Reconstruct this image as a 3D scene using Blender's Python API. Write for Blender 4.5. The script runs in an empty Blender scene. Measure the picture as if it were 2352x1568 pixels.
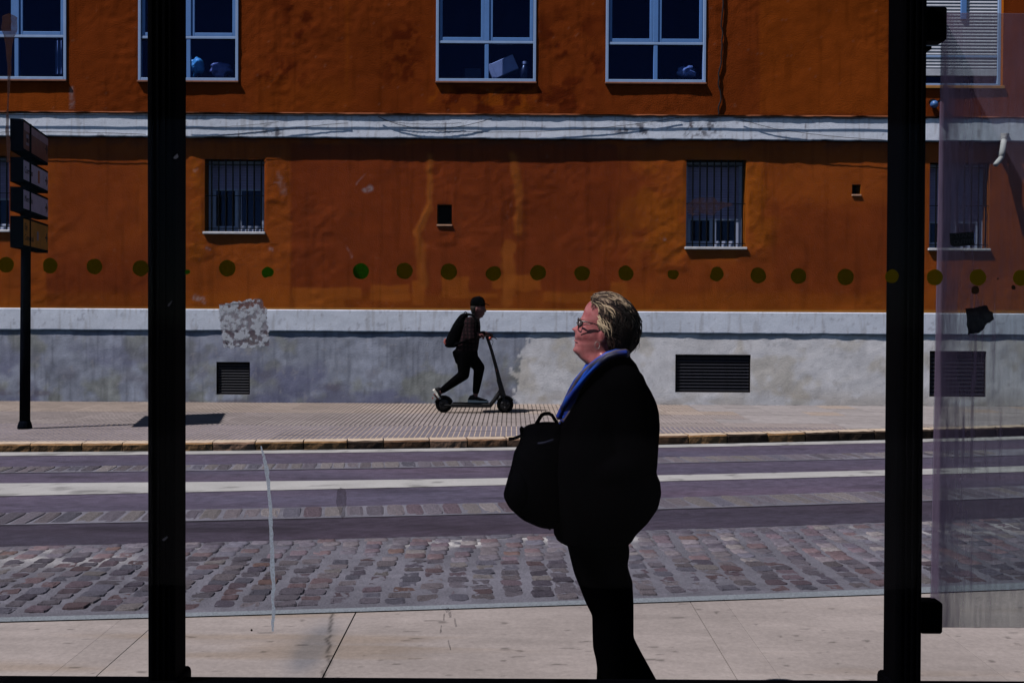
import bpy, math, random
import numpy as np
from mathutils import Matrix, Vector

SC = bpy.context.scene
COL = SC.collection
random.seed(7)
RNG = np.random.default_rng(11)

# ------------------------------------------------------------------ camera
W, H, F = 2352.0, 1568.0, 2287.0
CAMH = 1.55
PITCH = math.radians(0.7)
ROLL = 0.0055
SHIFT_Y = -0.02172
_fwd = np.array([0, math.cos(PITCH), -math.sin(PITCH)])
_r0 = np.array([1.0, 0, 0]); _u0 = np.array([0, math.sin(PITCH), math.cos(PITCH)])
_right = math.cos(ROLL) * _r0 + math.sin(ROLL) * _u0
_up = -math.sin(ROLL) * _r0 + math.cos(ROLL) * _u0
CAMP = np.array([0, 0, CAMH])

cam_data = bpy.data.cameras.new("camera")
cam = bpy.data.objects.new("camera", cam_data)
COL.objects.link(cam)
cam_data.sensor_width = 36.0
cam_data.lens = 36.0 * F / W
cam_data.shift_y = SHIFT_Y
cam_data.clip_start = 0.05
cam_data.clip_end = 400
M = Matrix.Identity(4)
for i in range(3):
    M[i][0], M[i][1], M[i][2], M[i][3] = _right[i], _up[i], -_fwd[i], CAMP[i]
cam.matrix_world = M
SC.camera = cam

# ------------------------------------------------------------------ light
SUN_X, SUN_Y = 0.56, 0.245            # travel of the light per metre of fall
world = bpy.data.worlds.new("World")
SC.world = world
world.use_nodes = True
wn = world.node_tree
wn.nodes.clear()
wo = wn.nodes.new("ShaderNodeOutputWorld")
wb = wn.nodes.new("ShaderNodeBackground")
ws = wn.nodes.new("ShaderNodeTexSky")
ws.sky_type = 'NISHITA'
ws.sun_disc = False
ws.sun_elevation = math.atan2(1.0, math.hypot(SUN_X, SUN_Y))
ws.sun_rotation = math.atan2(-SUN_X, -SUN_Y)
ws.air_density = 0.75
ws.dust_density = 0.1
ws.ozone_density = 3.0
wb.inputs[1].default_value = 0.05
wn.links.new(ws.outputs[0], wb.inputs[0])
wn.links.new(wb.outputs[0], wo.inputs[0])

sun_data = bpy.data.lights.new("sun", 'SUN')
sun_data.energy = 5.0
sun_data.angle = math.radians(0.5)
sun_data.color = (1.0, 0.965, 0.945)
sun = bpy.data.objects.new("sun", sun_data)
COL.objects.link(sun)
sun.rotation_euler = Vector((SUN_X, SUN_Y, -1.0)).to_track_quat('-Z', 'Y').to_euler()
sun.location = (-6, -3, 12)

SC.view_settings.view_transform = 'Standard'
SC.view_settings.look = 'None'
SC.view_settings.gamma = 1.0
SC.view_settings.use_curve_mapping = False
SC.view_settings.exposure = -0.06
SC.cycles.diffuse_bounces = 0
SC.cycles.transparent_max_bounces = 16

# ------------------------------------------------------------------ pixel <-> world
def ray(px, py):
    u = (px - W / 2) / F
    v = (H / 2 - py) / F + SHIFT_Y * W / F
    return _fwd + u * _right + v * _up

def at_y(px, py, Y):
    d = ray(px, py)
    return CAMP + d * (Y / d[1])

def on_plane(px, py, a=0.0, b=0.0):          # plane z = a + b*y
    d = ray(px, py)
    t = (a - CAMH) / (d[2] - b * d[1])
    return CAMP + d * t

def proj(X, Y, Z):
    dx, dy, dz = X - CAMP[0], Y - CAMP[1], Z - CAMP[2]
    zc = dx * _fwd[0] + dy * _fwd[1] + dz * _fwd[2]
    u = (dx * _right[0] + dy * _right[1] + dz * _right[2]) / zc
    v = (dx * _up[0] + dy * _up[1] + dz * _up[2]) / zc
    return W / 2 + u * F, H / 2 - (v - SHIFT_Y * W / F) * F

# ------------------------------------------------------------------ noise
_TAB = np.random.default_rng(5).random((256, 256))
def vnoise(x, y, seed=0):
    x = np.asarray(x, float) + seed * 17.3; y = np.asarray(y, float) + seed * 9.1
    xi = np.floor(x).astype(int); yi = np.floor(y).astype(int)
    fx = x - xi; fy = y - yi
    fx = fx * fx * (3 - 2 * fx); fy = fy * fy * (3 - 2 * fy)
    a = _TAB[xi % 256, yi % 256]; b = _TAB[(xi + 1) % 256, yi % 256]
    c = _TAB[xi % 256, (yi + 1) % 256]; d = _TAB[(xi + 1) % 256, (yi + 1) % 256]
    return (a * (1 - fx) + b * fx) * (1 - fy) + (c * (1 - fx) + d * fx) * fy
def fbm(x, y, octs=4, seed=0, gain=0.5):
    s = 0; amp = 1.0; tot = 0
    for o in range(octs):
        s = s + amp * vnoise(np.asarray(x) * 2 ** o, np.asarray(y) * 2 ** o, seed + o)
        tot += amp; amp *= gain
    return s / tot
def sstep(a, b, x):
    t = np.clip((x - a) / (b - a), 0, 1)
    return t * t * (3 - 2 * t)

# ------------------------------------------------------------------ materials
def principled(name):
    m = bpy.data.materials.new(name); m.use_nodes = True
    nt = m.node_tree
    return m, nt, nt.nodes["Principled BSDF"]

def mat(name, color, rough=0.7, spec=0.3, metal=0.0, nscale=0.0, namt=0.0, bump=0.0, bscale=60.0, rand=0.0, sheen=0.0):
    m, nt, b = principled(name)
    b.inputs["Base Color"].default_value = (*color, 1)
    b.inputs["Roughness"].default_value = rough
    b.inputs["Specular IOR Level"].default_value = spec
    b.inputs["Metallic"].default_value = metal
    tc = nt.nodes.new("ShaderNodeTexCoord")
    last = None
    if namt > 0:
        n = nt.nodes.new("ShaderNodeTexNoise"); n.inputs["Scale"].default_value = nscale; n.inputs["Detail"].default_value = 6
        nt.links.new(tc.outputs["Object"], n.inputs["Vector"])
        r = nt.nodes.new("ShaderNodeMapRange")
        r.inputs[1].default_value = 0.3; r.inputs[2].default_value = 0.7
        r.inputs[3].default_value = 1 - namt; r.inputs[4].default_value = 1 + namt
        nt.links.new(n.outputs["Fac"], r.inputs[0]); last = r.outputs[0]
    if rand > 0:
        oi = nt.nodes.new("ShaderNodeObjectInfo")
        r = nt.nodes.new("ShaderNodeMapRange")
        r.inputs[3].default_value = 1 - rand; r.inputs[4].default_value = 1 + rand
        nt.links.new(oi.outputs["Random"], r.inputs[0])
        if last is None: last = r.outputs[0]
        else:
            mu = nt.nodes.new("ShaderNodeMath"); mu.operation = 'MULTIPLY'
            nt.links.new(last, mu.inputs[0]); nt.links.new(r.outputs[0], mu.inputs[1]); last = mu.outputs[0]
    if last is not None:
        vm = nt.nodes.new("ShaderNodeVectorMath"); vm.operation = 'SCALE'
        vm.inputs[0].default_value = color
        nt.links.new(last, vm.inputs["Scale"]); nt.links.new(vm.outputs[0], b.inputs["Base Color"])
    if bump > 0:
        n = nt.nodes.new("ShaderNodeTexNoise"); n.inputs["Scale"].default_value = bscale; n.inputs["Detail"].default_value = 5
        nt.links.new(tc.outputs["Object"], n.inputs["Vector"])
        bp = nt.nodes.new("ShaderNodeBump"); bp.inputs["Strength"].default_value = bump; bp.inputs["Distance"].default_value = 0.01
        nt.links.new(n.outputs["Fac"], bp.inputs["Height"]); nt.links.new(bp.outputs[0], b.inputs["Normal"])
    if sheen > 0:
        b.inputs["Sheen Weight"].default_value = sheen
    return m

def mat_attr(name, rough=0.85, spec=0.2, namt=0.12, nscale=40.0, bump=0.3, bscale=70.0, dist=0.01, speck=0.0):
    """colour comes from the mesh attribute Col, with fine grain on top"""
    m, nt, b = principled(name)
    b.inputs["Roughness"].default_value = rough
    b.inputs["Specular IOR Level"].default_value = spec
    at = nt.nodes.new("ShaderNodeAttribute"); at.attribute_name = "Col"
    tc = nt.nodes.new("ShaderNodeTexCoord")
    n = nt.nodes.new("ShaderNodeTexNoise"); n.inputs["Scale"].default_value = nscale; n.inputs["Detail"].default_value = 8
    n.inputs["Roughness"].default_value = 0.7
    nt.links.new(tc.outputs["Object"], n.inputs["Vector"])
    r = nt.nodes.new("ShaderNodeMapRange")
    r.inputs[1].default_value = 0.3; r.inputs[2].default_value = 0.7
    r.inputs[3].default_value = 1 - namt; r.inputs[4].default_value = 1 + namt
    nt.links.new(n.outputs["Fac"], r.inputs[0])
    vm = nt.nodes.new("ShaderNodeVectorMath"); vm.operation = 'SCALE'
    nt.links.new(at.outputs["Color"], vm.inputs[0]); nt.links.new(r.outputs[0], vm.inputs["Scale"])
    nt.links.new(vm.outputs[0], b.inputs["Base Color"])
    n2 = nt.nodes.new("ShaderNodeTexNoise"); n2.inputs["Scale"].default_value = bscale; n2.inputs["Detail"].default_value = 6
    nt.links.new(tc.outputs["Object"], n2.inputs["Vector"])
    bp = nt.nodes.new("ShaderNodeBump"); bp.inputs["Strength"].default_value = bump; bp.inputs["Distance"].default_value = dist
    nt.links.new(n2.outputs["Fac"], bp.inputs["Height"]); nt.links.new(bp.outputs[0], b.inputs["Normal"])
    return m

def mat_glass(name, tint=(1, 1, 1), refl=0.04, rough=0.0, gloss=(0.8, 0.9, 1.0)):
    m = bpy.data.materials.new(name); m.use_nodes = True
    nt = m.node_tree; nt.nodes.clear()
    o = nt.nodes.new("ShaderNodeOutputMaterial"); mx = nt.nodes.new("ShaderNodeMixShader")
    t = nt.nodes.new("ShaderNodeBsdfTransparent"); g = nt.nodes.new("ShaderNodeBsdfGlossy")
    t.inputs[0].default_value = (*tint, 1); g.inputs[0].default_value = (*gloss, 1); g.inputs[1].default_value = rough
    mx.inputs[0].default_value = refl
    nt.links.new(t.outputs[0], mx.inputs[1]); nt.links.new(g.outputs[0], mx.inputs[2]); nt.links.new(mx.outputs[0], o.inputs[0])
    return m

def mat_film(name, color, opac=0.8, noise=0.0, nscale=30.0, transl=0.5, tint=(1, 1, 1), stretch=(1, 1, 1), lo=0.35, hi=0.65, edge=None):
    """thin film, dust or print on glass: part see-through, part scattering"""
    m = bpy.data.materials.new(name); m.use_nodes = True
    nt = m.node_tree; nt.nodes.clear()
    o = nt.nodes.new("ShaderNodeOutputMaterial"); mx = nt.nodes.new("ShaderNodeMixShader")
    t = nt.nodes.new("ShaderNodeBsdfTransparent"); t.inputs[0].default_value = (*tint, 1)
    d = nt.nodes.new("ShaderNodeBsdfDiffuse"); d.inputs[0].default_value = (*color, 1)
    l = nt.nodes.new("ShaderNodeBsdfTranslucent"); l.inputs[0].default_value = (*color, 1)
    m2 = nt.nodes.new("ShaderNodeMixShader"); m2.inputs[0].default_value = transl
    nt.links.new(d.outputs[0], m2.inputs[1]); nt.links.new(l.outputs[0], m2.inputs[2])
    mx.inputs[0].default_value = opac
    if noise > 0:
        tc = nt.nodes.new("ShaderNodeTexCoord"); mp = nt.nodes.new("ShaderNodeMapping"); mp.inputs["Scale"].default_value = stretch
        n = nt.nodes.new("ShaderNodeTexNoise"); n.inputs["Scale"].default_value = nscale; n.inputs["Detail"].default_value = 6
        nt.links.new(tc.outputs["Object"], mp.inputs[0]); nt.links.new(mp.outputs[0], n.inputs["Vector"])
        r = nt.nodes.new("ShaderNodeMapRange"); r.inputs[1].default_value = lo; r.inputs[2].default_value = hi
        r.inputs[3].default_value = opac * (1 - noise); r.inputs[4].default_value = opac
        nt.links.new(n.outputs["Fac"], r.inputs[0])
        out = r.outputs[0]
        if edge is not None:
            at = nt.nodes.new("ShaderNodeAttribute"); at.attribute_name = edge
            mu = nt.nodes.new("ShaderNodeMath"); mu.operation = 'MULTIPLY'; mu.use_clamp = True
            nt.links.new(out, mu.inputs[0]); nt.links.new(at.outputs["Fac"], mu.inputs[1]); out = mu.outputs[0]
        nt.links.new(out, mx.inputs[0])
    nt.links.new(t.outputs[0], mx.inputs[1]); nt.links.new(m2.outputs[0], mx.inputs[2]); nt.links.new(mx.outputs[0], o.inputs[0])
    return m

# ------------------------------------------------------------------ object helpers
ORIGIN = {}
def tag(o, label=None, cat=None, group=None, kind=None):
    if label: o["label"] = label
    if cat: o["category"] = cat
    if group: o["group"] = group
    if kind: o["kind"] = kind
    return o

def thing(name, loc, label, cat, group=None):
    o = bpy.data.objects.new(name, None)
    o.empty_display_size = 0.1
    COL.objects.link(o); o.location = loc
    ORIGIN[o] = np.array(loc, float)
    return tag(o, label, cat, group)

def mesh_obj(name, verts, faces, m, parent=None, origin=None, smooth=False, col=None, mat_ids=None):
    verts = np.asarray(verts, float).reshape(-1, 3)
    org = ORIGIN.get(parent, np.zeros(3)) if parent is not None else (np.zeros(3) if origin is None else np.array(origin, float))
    me = bpy.data.meshes.new(name)
    me.from_pydata((verts - org).tolist(), [], [tuple(int(i) for i in f) for f in faces])
    for mm in (m if isinstance(m, (list, tuple)) else [m]):
        me.materials.append(mm)
    if mat_ids is not None:
        me.polygons.foreach_set("material_index", np.asarray(mat_ids, dtype=np.int32))
    if smooth:
        me.polygons.foreach_set("use_smooth", np.ones(len(me.polygons), dtype=bool))
    if col is not None:
        ca = me.color_attributes.new("Col", 'FLOAT_COLOR', 'POINT')
        c4 = np.ones((len(verts), 4), np.float32); c4[:, :3] = col
        ca.data.foreach_set("color", c4.ravel())
    me.update()
    o = bpy.data.objects.new(name, me); COL.objects.link(o)
    if parent is not None:
        o.parent = parent; ORIGIN[o] = org
    else:
        o.location = org.tolist(); ORIGIN[o] = org
    return o

def inst(name, me, parent, loc, rotz=0.0, scale=(1, 1, 1), m=None, rot=None):
    o = bpy.data.objects.new(name, me); COL.objects.link(o)
    org = ORIGIN.get(parent, np.zeros(3)) if parent is not None else np.zeros(3)
    o.parent = parent
    o.location = (np.array(loc, float) - org).tolist()
    o.rotation_euler = rot if rot is not None else (0, 0, rotz)
    o.scale = scale
    ORIGIN[o] = org
    return o

class MB:
    def __init__(self): self.v = []; self.f = []; self.mi = []
    def add(self, v, f, mi=0):
        n = len(self.v); self.v += [tuple(map(float, p)) for p in v]; self.f += [tuple(i + n for i in q) for q in f]; self.mi += [mi] * len(f); return self
    def box(self, x0, x1, y0, y1, z0, z1, b=0.0, mi=0):
        if b <= 0:
            v = [(x, y, z) for z in (z0, z1) for y in (y0, y1) for x in (x0, x1)]
            f = [(0, 2, 3, 1), (4, 5, 7, 6), (0, 1, 5, 4), (2, 6, 7, 3), (0, 4, 6, 2), (1, 3, 7, 5)]
            return self.add(v, f, mi)
        v = []
        X, Y, Z = (x0, x1), (y0, y1), (z0, z1)
        sg = (1, -1)
        idx = {}
        for i in (0, 1):
            for j in (0, 1):
                for k in (0, 1):
                    p = (X[i], Y[j], Z[k]); d = (sg[i] * b, sg[j] * b, sg[k] * b)
                    for a in range(3):
                        q = [p[c] + (d[c] if c != a else 0) for c in range(3)]
                        idx[(i, j, k, a)] = len(v); v.append(q)
        f = []
        for a in range(3):
            o1, o2 = [(1, 2), (2, 0), (0, 1)][a]
            for s in (0, 1):
                quad = []
                for (p, q) in ((0, 0), (1, 0), (1, 1), (0, 1)):
                    c = [0, 0, 0]; c[a] = s; c[o1] = p; c[o2] = q
                    quad.append(idx[(*c, a)])
                f.append(tuple(quad) if s else tuple(reversed(quad)))
        for a in range(3):          # edges along axis a
            o1, o2 = [(1, 2), (2, 0), (0, 1)][a]
            for p in (0, 1):
                for q in (0, 1):
                    c0 = [0, 0, 0]; c1 = [0, 0, 0]; c0[o1] = c1[o1] = p; c0[o2] = c1[o2] = q; c1[a] = 1
                    quad = [idx[(*c0, o1)], idx[(*c1, o1)], idx[(*c1, o2)], idx[(*c0, o2)]]
                    f.append(tuple(quad) if (p ^ q) else tuple(reversed(quad)))
        for i in (0, 1):
            for j in (0, 1):
                for k in (0, 1):
                    t = [idx[(i, j, k, 0)], idx[(i, j, k, 1)], idx[(i, j, k, 2)]]
                    f.append(tuple(t) if (i ^ j ^ k) else tuple(reversed(t)))
        return self.add(v, f, mi)
    def loft(self, rings, closed=True, cap=True, mi=0):
        n = len(rings[0]); v = [p for r in rings for p in r]; f = []
        for i in range(len(rings) - 1):
            for j in range(n if closed else n - 1):
                a = i * n + j; b = i * n + (j + 1) % n
                f.append((a, b, b + n, a + n))
        if cap and closed:
            f.append(tuple(reversed(range(n)))); f.append(tuple(range((len(rings) - 1) * n, len(rings) * n)))
        return self.add(v, f, mi)
    def tube(self, pts, rad, n=10, round_ends=True, flat=None, mi=0):
        pts = [np.array(p, float) for p in pts]
        if np.isscalar(rad): rad = [rad] * len(pts)
        rad = list(rad)
        if round_ends and len(pts) > 1:
            d0 = pts[0] - pts[1]; d0 /= np.linalg.norm(d0) + 1e-9
            d1 = pts[-1] - pts[-2]; d1 /= np.linalg.norm(d1) + 1e-9
            pre = [(pts[0] + d0 * rad[0] * s, rad[0] * c) for s, c in ((0.97, 0.25), (0.75, 0.66), (0.4, 0.91))]
            post = [(pts[-1] + d1 * rad[-1] * s, rad[-1] * c) for s, c in ((0.4, 0.91), (0.75, 0.66), (0.97, 0.25))]
            pts = [p for p, _ in pre] + pts + [p for p, _ in post]
            rad = [r for _, r in pre] + rad + [r for _, r in post]
        rings = []; up = None
        for i, p in enumerate(pts):
            t = pts[min(i + 1, len(pts) - 1)] - pts[max(i - 1, 0)]
            t = t / (np.linalg.norm(t) + 1e-9)
            if up is None:
                a = np.array([0, 1.0, 0]) if abs(t[1]) < 0.9 else np.array([1.0, 0, 0])
                up = np.cross(t, a); up /= np.linalg.norm(up)
            else:
                up = up - t * np.dot(up, t); up /= np.linalg.norm(up) + 1e-9
            s = np.cross(t, up)
            ring = []
            for k in range(n):
                an = 2 * math.pi * k / n
                q = (up * math.cos(an) + s * math.sin(an)) * rad[i]
                if flat is not None: q = q * np.array(flat)
                ring.append(p + q)
            rings.append(ring)
        return self.loft(rings, mi=mi)
    def ellipsoid(self, c, r, nu=16, nv=10, mi=0, fn=None):
        rings = []
        for i in range(nv + 1):
            ph = math.pi * (i + 0.12) / (nv + 0.24)
            ring = []
            for k in range(nu):
                th = 2 * math.pi * k / nu
                p = np.array([c[0] + r[0] * math.sin(ph) * math.cos(th), c[1] + r[1] * math.sin(ph) * math.sin(th), c[2] - r[2] * math.cos(ph)])
                ring.append(p if fn is None else fn(p))
            rings.append(ring)
        return self.loft(rings, mi=mi)
    def xform(self, fn):
        self.v = [tuple(fn(np.array(p))) for p in self.v]; return self
    def build(self, name, m, parent=None, smooth=False, origin=None, label=None, col=None):
        o = mesh_obj(name, self.v, self.f, m, parent, origin, smooth, col=col, mat_ids=self.mi if isinstance(m, (list, tuple)) else None)
        if label: o["label"] = label
        return o

def remesh(mb, name, m, parent, voxel, smooth_it=6, origin=None, label=None):
    """fuse closed shapes into one continuous skin"""
    o = mb.build(name, m, parent, smooth=True, origin=origin)
    r = o.modifiers.new("r", 'REMESH'); r.mode = 'VOXEL'; r.voxel_size = voxel; r.use_smooth_shade = True
    if smooth_it:
        s = o.modifiers.new("s", 'SMOOTH'); s.iterations = smooth_it; s.factor = 0.5
    dg = bpy.context.evaluated_depsgraph_get()
    me = bpy.data.meshes.new_from_object(o.evaluated_get(dg))
    o.modifiers.clear()
    old = o.data; o.data = me; bpy.data.meshes.remove(old); me.name = name
    if len(me.materials) == 0: me.materials.append(m)
    if label: o["label"] = label
    return o

def text_mesh(txt, size, depth=0.002):
    cu = bpy.data.curves.new("lettering", 'FONT'); cu.body = txt; cu.size = size; cu.extrude = depth; cu.resolution_u = 3
    tmp = bpy.data.objects.new("lettering", cu); COL.objects.link(tmp)
    dg = bpy.context.evaluated_depsgraph_get()
    me = bpy.data.meshes.new_from_object(tmp.evaluated_get(dg))
    v = np.array([tuple(p.co) for p in me.vertices]); f = [tuple(p.vertices) for p in me.polygons]
    bpy.data.meshes.remove(me); bpy.data.objects.remove(tmp)
    return v, f

# ================================================================== GROUND
# line of the far kerb's front edge, read along the street
def fit(points, a, b, deg=2):
    P = np.array([on_plane(x, y, a, b) for x, y in points])
    return np.polyfit(P[:, 0], P[:, 1], deg)
XS = [0, 440, 1000, 1515, 2055]
kerb_fit = fit([(0, 1018.5), (414, 1016.5), (1000, 1010), (1505, 1000), (2050, 988), (2340, 980)], 0, 0)
RB = -0.0155; RA = 0.075           # road surface z = RA + RB*y
def road_z(y): return RA + RB * y
def rl(*ys): return fit(list(zip(XS, ys)), RA, RB)
L_white_near = rl(1046.5, 1045, 1037, 1027, 1017.5)
L_settA_far = rl(1072.8, 1069.7, 1062, 1049, 1040)
L_settA_near = rl(1085.5, 1081, 1074, 1062, 1052.7)
L_str_far = rl(1110, 1107.6, 1102.8, 1089.5, 1080)
L_str_near = rl(1140, 1129, 1121, 1103.5, 1092.7)
L_settB_far = rl(1179.8, 1171.5, 1161.7, 1142.7, 1128.7)
L_settB_near = rl(1205, 1195, 1184.6, 1167, 1152.7)
L_cob_far = rl(1257.4, 1250, 1235.6, 1218.7, 1202.7)
L_cob_near = rl(1418.7, 1410, 1394, 1374.7, 1356.8)
L_strip_near = fit(list(zip(XS, (1428.5, 1417.6, 1400.6, 1382.7, 1365.3))), 0, 0)
def ev(c, x): return np.polyval(c, x)
def clampx(x): return np.clip(x, -8.5, 8.5)
def evc(c, x):
    """polynomial inside the street in view, straight beyond it"""
    xc = clampx(x); s = np.polyval(np.polyder(c), xc)
    return np.polyval(c, xc) + s * (x - xc)

def strip(name, c0, c1, zf, m, parent=None, dz=0.0, off0=0.0, off1=0.0, kind='structure', x0=-40, x1=40, nx=120, ny=6, col=None, label=None, relief=None):
    xs = np.concatenate([np.linspace(x0, -9, 10)[:-1], np.linspace(-9, 9, nx), np.linspace(9, x1, 10)[1:]])
    V = []; Fc = []
    for x in xs:
        ya = (evc(c0, x) if c0 is not None else 0) + off0; yb = (evc(c1, x) if c1 is not None else 0) + off1
        for j in range(ny + 1):
            y = ya + (yb - ya) * j / ny
            V.append((x, y, zf(y) + dz))
    n = ny + 1
    for i in range(len(xs) - 1):
        for j in range(ny):
            a = i * n + j
            Fc.append((a, a + n, a + n + 1, a + 1))
    V = np.array(V)
    if relief is not None: V[:, 2] += relief(V[:, 0], V[:, 1])
    o = mesh_obj(name, V, Fc, m, parent, smooth=True, col=None if col is None else col(V[:, 0], V[:, 1]))
    if parent is None and kind: o["kind"] = kind
    return o

M_ground = mat("earth", (0.10, 0.09, 0.08), 0.95, 0.1, nscale=2, namt=0.2)
gm = MB(); gm.box(-150, 150, -100, 200, -0.9, -0.5)
tag(gm.build("ground", M_ground), kind='structure')

# --- asphalt
M_asph = mat_attr("asphalt", rough=0.85, spec=0.15, namt=0.55, nscale=120, bump=0.5, bscale=220, dist=0.006)
def asph_col(x, y):
    base = np.array([0.065, 0.053, 0.081])
    mid = sstep(0, 0.25, y - evc(L_settB_near, x))           # lighter lane beyond the second sett row
    k = 0.62 + 0.52 * mid
    k = k * (0.82 + 0.36 * fbm(x * 0.5, y * 2.5, 4, 3)) * (0.55 + 0.90 * fbm(x * 14, y * 36, 3, 4))
    tyre = 0.86 + 0.14 * sstep(0.05, 0.2, np.abs(y - evc(L_settB_near, x) + 0.28))
    k = k * tyre
    oil = sstep(0.62, 0.75, fbm(x * 0.9 + 4, y * 3.0, 3, 9))
    k = k * (1 - 0.25 * oil)
    patch = sstep(0.0, 0.01, np.sin(x * 0.9 + 1.0) - 0.80) * sstep(0.0, 0.02, y - evc(L_str_far, x) - 0.03)
    k = k * (1 - 0.18 * patch)
    for L_ in (L_settA_near, L_settB_near, L_cob_far):
        dd = (evc(L_, x) - y) if L_ is not L_cob_far else (y - evc(L_, x) - 0.012)
        seam = np.exp(-((dd - 0.030) / 0.012) ** 2) * sstep(0.25, 0.5, fbm(x * 2.2, x * 0, 3, 23))
        k = k * (1 - 0.8 * seam)
    warm = fbm(x * 0.4, y * 1.5, 3, 21)[:, None]
    return k[:, None] * base[None] * (1 + (warm - 0.5) * np.array([[0.25, 0.0, -0.05]]))
strip("road", L_cob_far, kerb_fit, road_z, M_asph, off0=-0.03, off1=0.1, ny=170, nx=600, col=asph_col)

# --- painted lines
M_paint = mat_attr("road_paint", rough=0.7, spec=0.3, namt=0.10, nscale=30, bump=0.3, bscale=150, dist=0.004)
def paint_col(x, y):
    k = 0.33 * (0.80 + 0.4 * fbm(x * 3, y * 5, 4, 5))
    wear = sstep(0.60, 0.72, fbm(x * 5, y * 9, 4, 8))
    k = k * (1 - 0.45 * wear)
    return k[:, None] * np.array([[1.0, 0.97, 0.96]])
tag(strip("painted_line", L_str_near, L_str_far, road_z, M_paint, dz=0.005, ny=10, nx=400, col=paint_col), "broad white stripe painted along the asphalt between two sett rows", "road marking", kind='structure')
tag(strip("edge_line", L_white_near, kerb_fit, road_z, M_paint, dz=0.005, off1=-0.012, ny=5, nx=400, col=paint_col), "thin white line painted along the foot of the far kerb", "road marking", kind='structure')

# --- sett stones
def sett_mesh(seed, n=10):
    rg = random.Random(seed)
    rr = [1 + rg.uniform(-0.10, 0.10) for _ in range(n)]
    def ring(s, z, jit=0.0):
        out = []
        for k in range(n):
            a = 2 * math.pi * (k + 0.5) / n
            c, t = math.cos(a), math.sin(a)
            e = 0.34
            x = math.copysign(abs(c) ** e, c) * 0.5 * s * rr[k]; y = math.copysign(abs(t) ** e, t) * 0.5 * s * rr[(k + 3) % n]
            out.append((x, y, z + rg.uniform(-jit, jit)))
        return out
    mb = MB()
    mb.loft([ring(1.0, -0.05), ring(1.0, 0.000), ring(0.94, 0.0080, 0.0035), ring(0.60, 0.0095, 0.0045)])
    me = bpy.data.meshes.new("sett")
    me.from_pydata(mb.v, [], mb.f)
    return me
STONE_COLS = [(0.095, 0.085, 0.105), (0.125, 0.078, 0.082), (0.088, 0.088, 0.115), (0.14, 0.12, 0.13), (0.105, 0.072, 0.088), (0.145, 0.080, 0.062), (0.060, 0.052, 0.072), (0.118, 0.105, 0.125), (0.19, 0.17, 0.165)]
STONE_COLS = [tuple(0.68 * v + 0.32 * m_ for v, m_ in zip(c_, (0.104, 0.087, 0.114))) for c_ in STONE_COLS]
M_st = [mat("stone_%d" % i, c, 0.8, 0.2, nscale=34, namt=0.55, bump=1.0, bscale=55, rand=0.25) for i, c in enumerate(STONE_COLS)]
ST_W = [6, 4, 5, 5, 4, 0.6, 3, 5, 2]
SETTS = []
for s in range(4):
    base = sett_mesh(s)
    for i, mm in enumerate(M_st):
        m2 = base.copy(); m2.materials.append(mm); SETTS.append((i, m2))
def pick_sett(rg, wts=ST_W):
    i = rg.choices(range(len(M_st)), wts)[0]
    return rg.choice([m for k, m in SETTS if k == i])

M_mortar = mat_attr("mortar", rough=0.9, spec=0.2, namt=0.25, nscale=60, bump=0.8, bscale=90, dist=0.012)
def mortar_col(x, y):
    k = 0.112 * (0.66 + 0.68 * fbm(x * 1.3, y * 2.0, 4, 14)) * (0.8 + 0.4 * fbm(x * 14, y * 14, 3, 15))
    dy = evc(L_cob_far, x) - y
    white = sstep(0.56, 0.72, fbm(x * 1.1 + 3, y * 2.2, 3, 31)) * sstep(0.75, 0.2, dy) * sstep(0.02, 0.08, dy)
    c = k[:, None] * np.array([[0.98, 0.94, 1.15]])
    spot = np.exp(-((x + 0.33) / 0.30) ** 2 - ((dy - 0.20) / 0.10) ** 2) * sstep(0.42, 0.58, fbm(x * 9, y * 11, 3, 33))
    white = np.clip(white * 0.8 + 1.2 * spot, 0, 0.95)
    return c * (1 - white[:, None]) + white[:, None] * np.array([[0.42, 0.40, 0.40]])
cobble = strip("cobble_band", L_cob_near, L_cob_far, road_z, M_mortar, dz=0.004, off0=-0.01, off1=0.03, ny=90, nx=900, col=mortar_col, relief=lambda x, y: 0.007 * (fbm(x * 9, y * 9, 3, 401) - 0.5) + 0.008 * (fbm(x * 26, y * 26, 2, 402) - 0.5) + 0.005 * (fbm(x * 1.5, y * 1.5, 2, 403) - 0.5))
def strip_col(x, y):
    k = 0.19 * (0.85 + 0.3 * fbm(x * 2, y * 4, 4, 44))
    return k[:, None] * np.array([[0.90, 0.99, 1.12]])
strip("concrete_edging", L_strip_near, L_cob_near, lambda y: 0.0, M_mortar, dz=0.005, off1=0.0, ny=4, nx=200, col=strip_col)

rg = random.Random(3)
cells = []
PX, PY = 0.150, 0.116
for cidx in range(-34, 35):
    off = rg.uniform(0, PY); xx0 = cidx * PX + rg.uniform(-0.012, 0.012); ph = rg.uniform(0, 6)
    wcol = rg.uniform(0.100, 0.128)
    y = 0.03 + off * 0.7; r = 0
    while r < 16:
        ln = rg.uniform(0.088, 0.122)
        x = xx0 + 0.016 * math.sin(r * 0.5 + ph) + rg.uniform(-0.007, 0.007)
        yy = float(evc(L_cob_near, x)) + y + ln / 2 + 0.015
        y += ln + rg.uniform(0.004, 0.016); r += 1
        if yy > evc(L_cob_far, x) - 0.055: break
        if abs(x) > 4.8: continue
        px, py = proj(x, yy, 0)
        if px < -60 or px > W + 60: continue
        cells.append((yy, x, r, wcol * rg.uniform(0.9, 1.1), ln))
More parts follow.
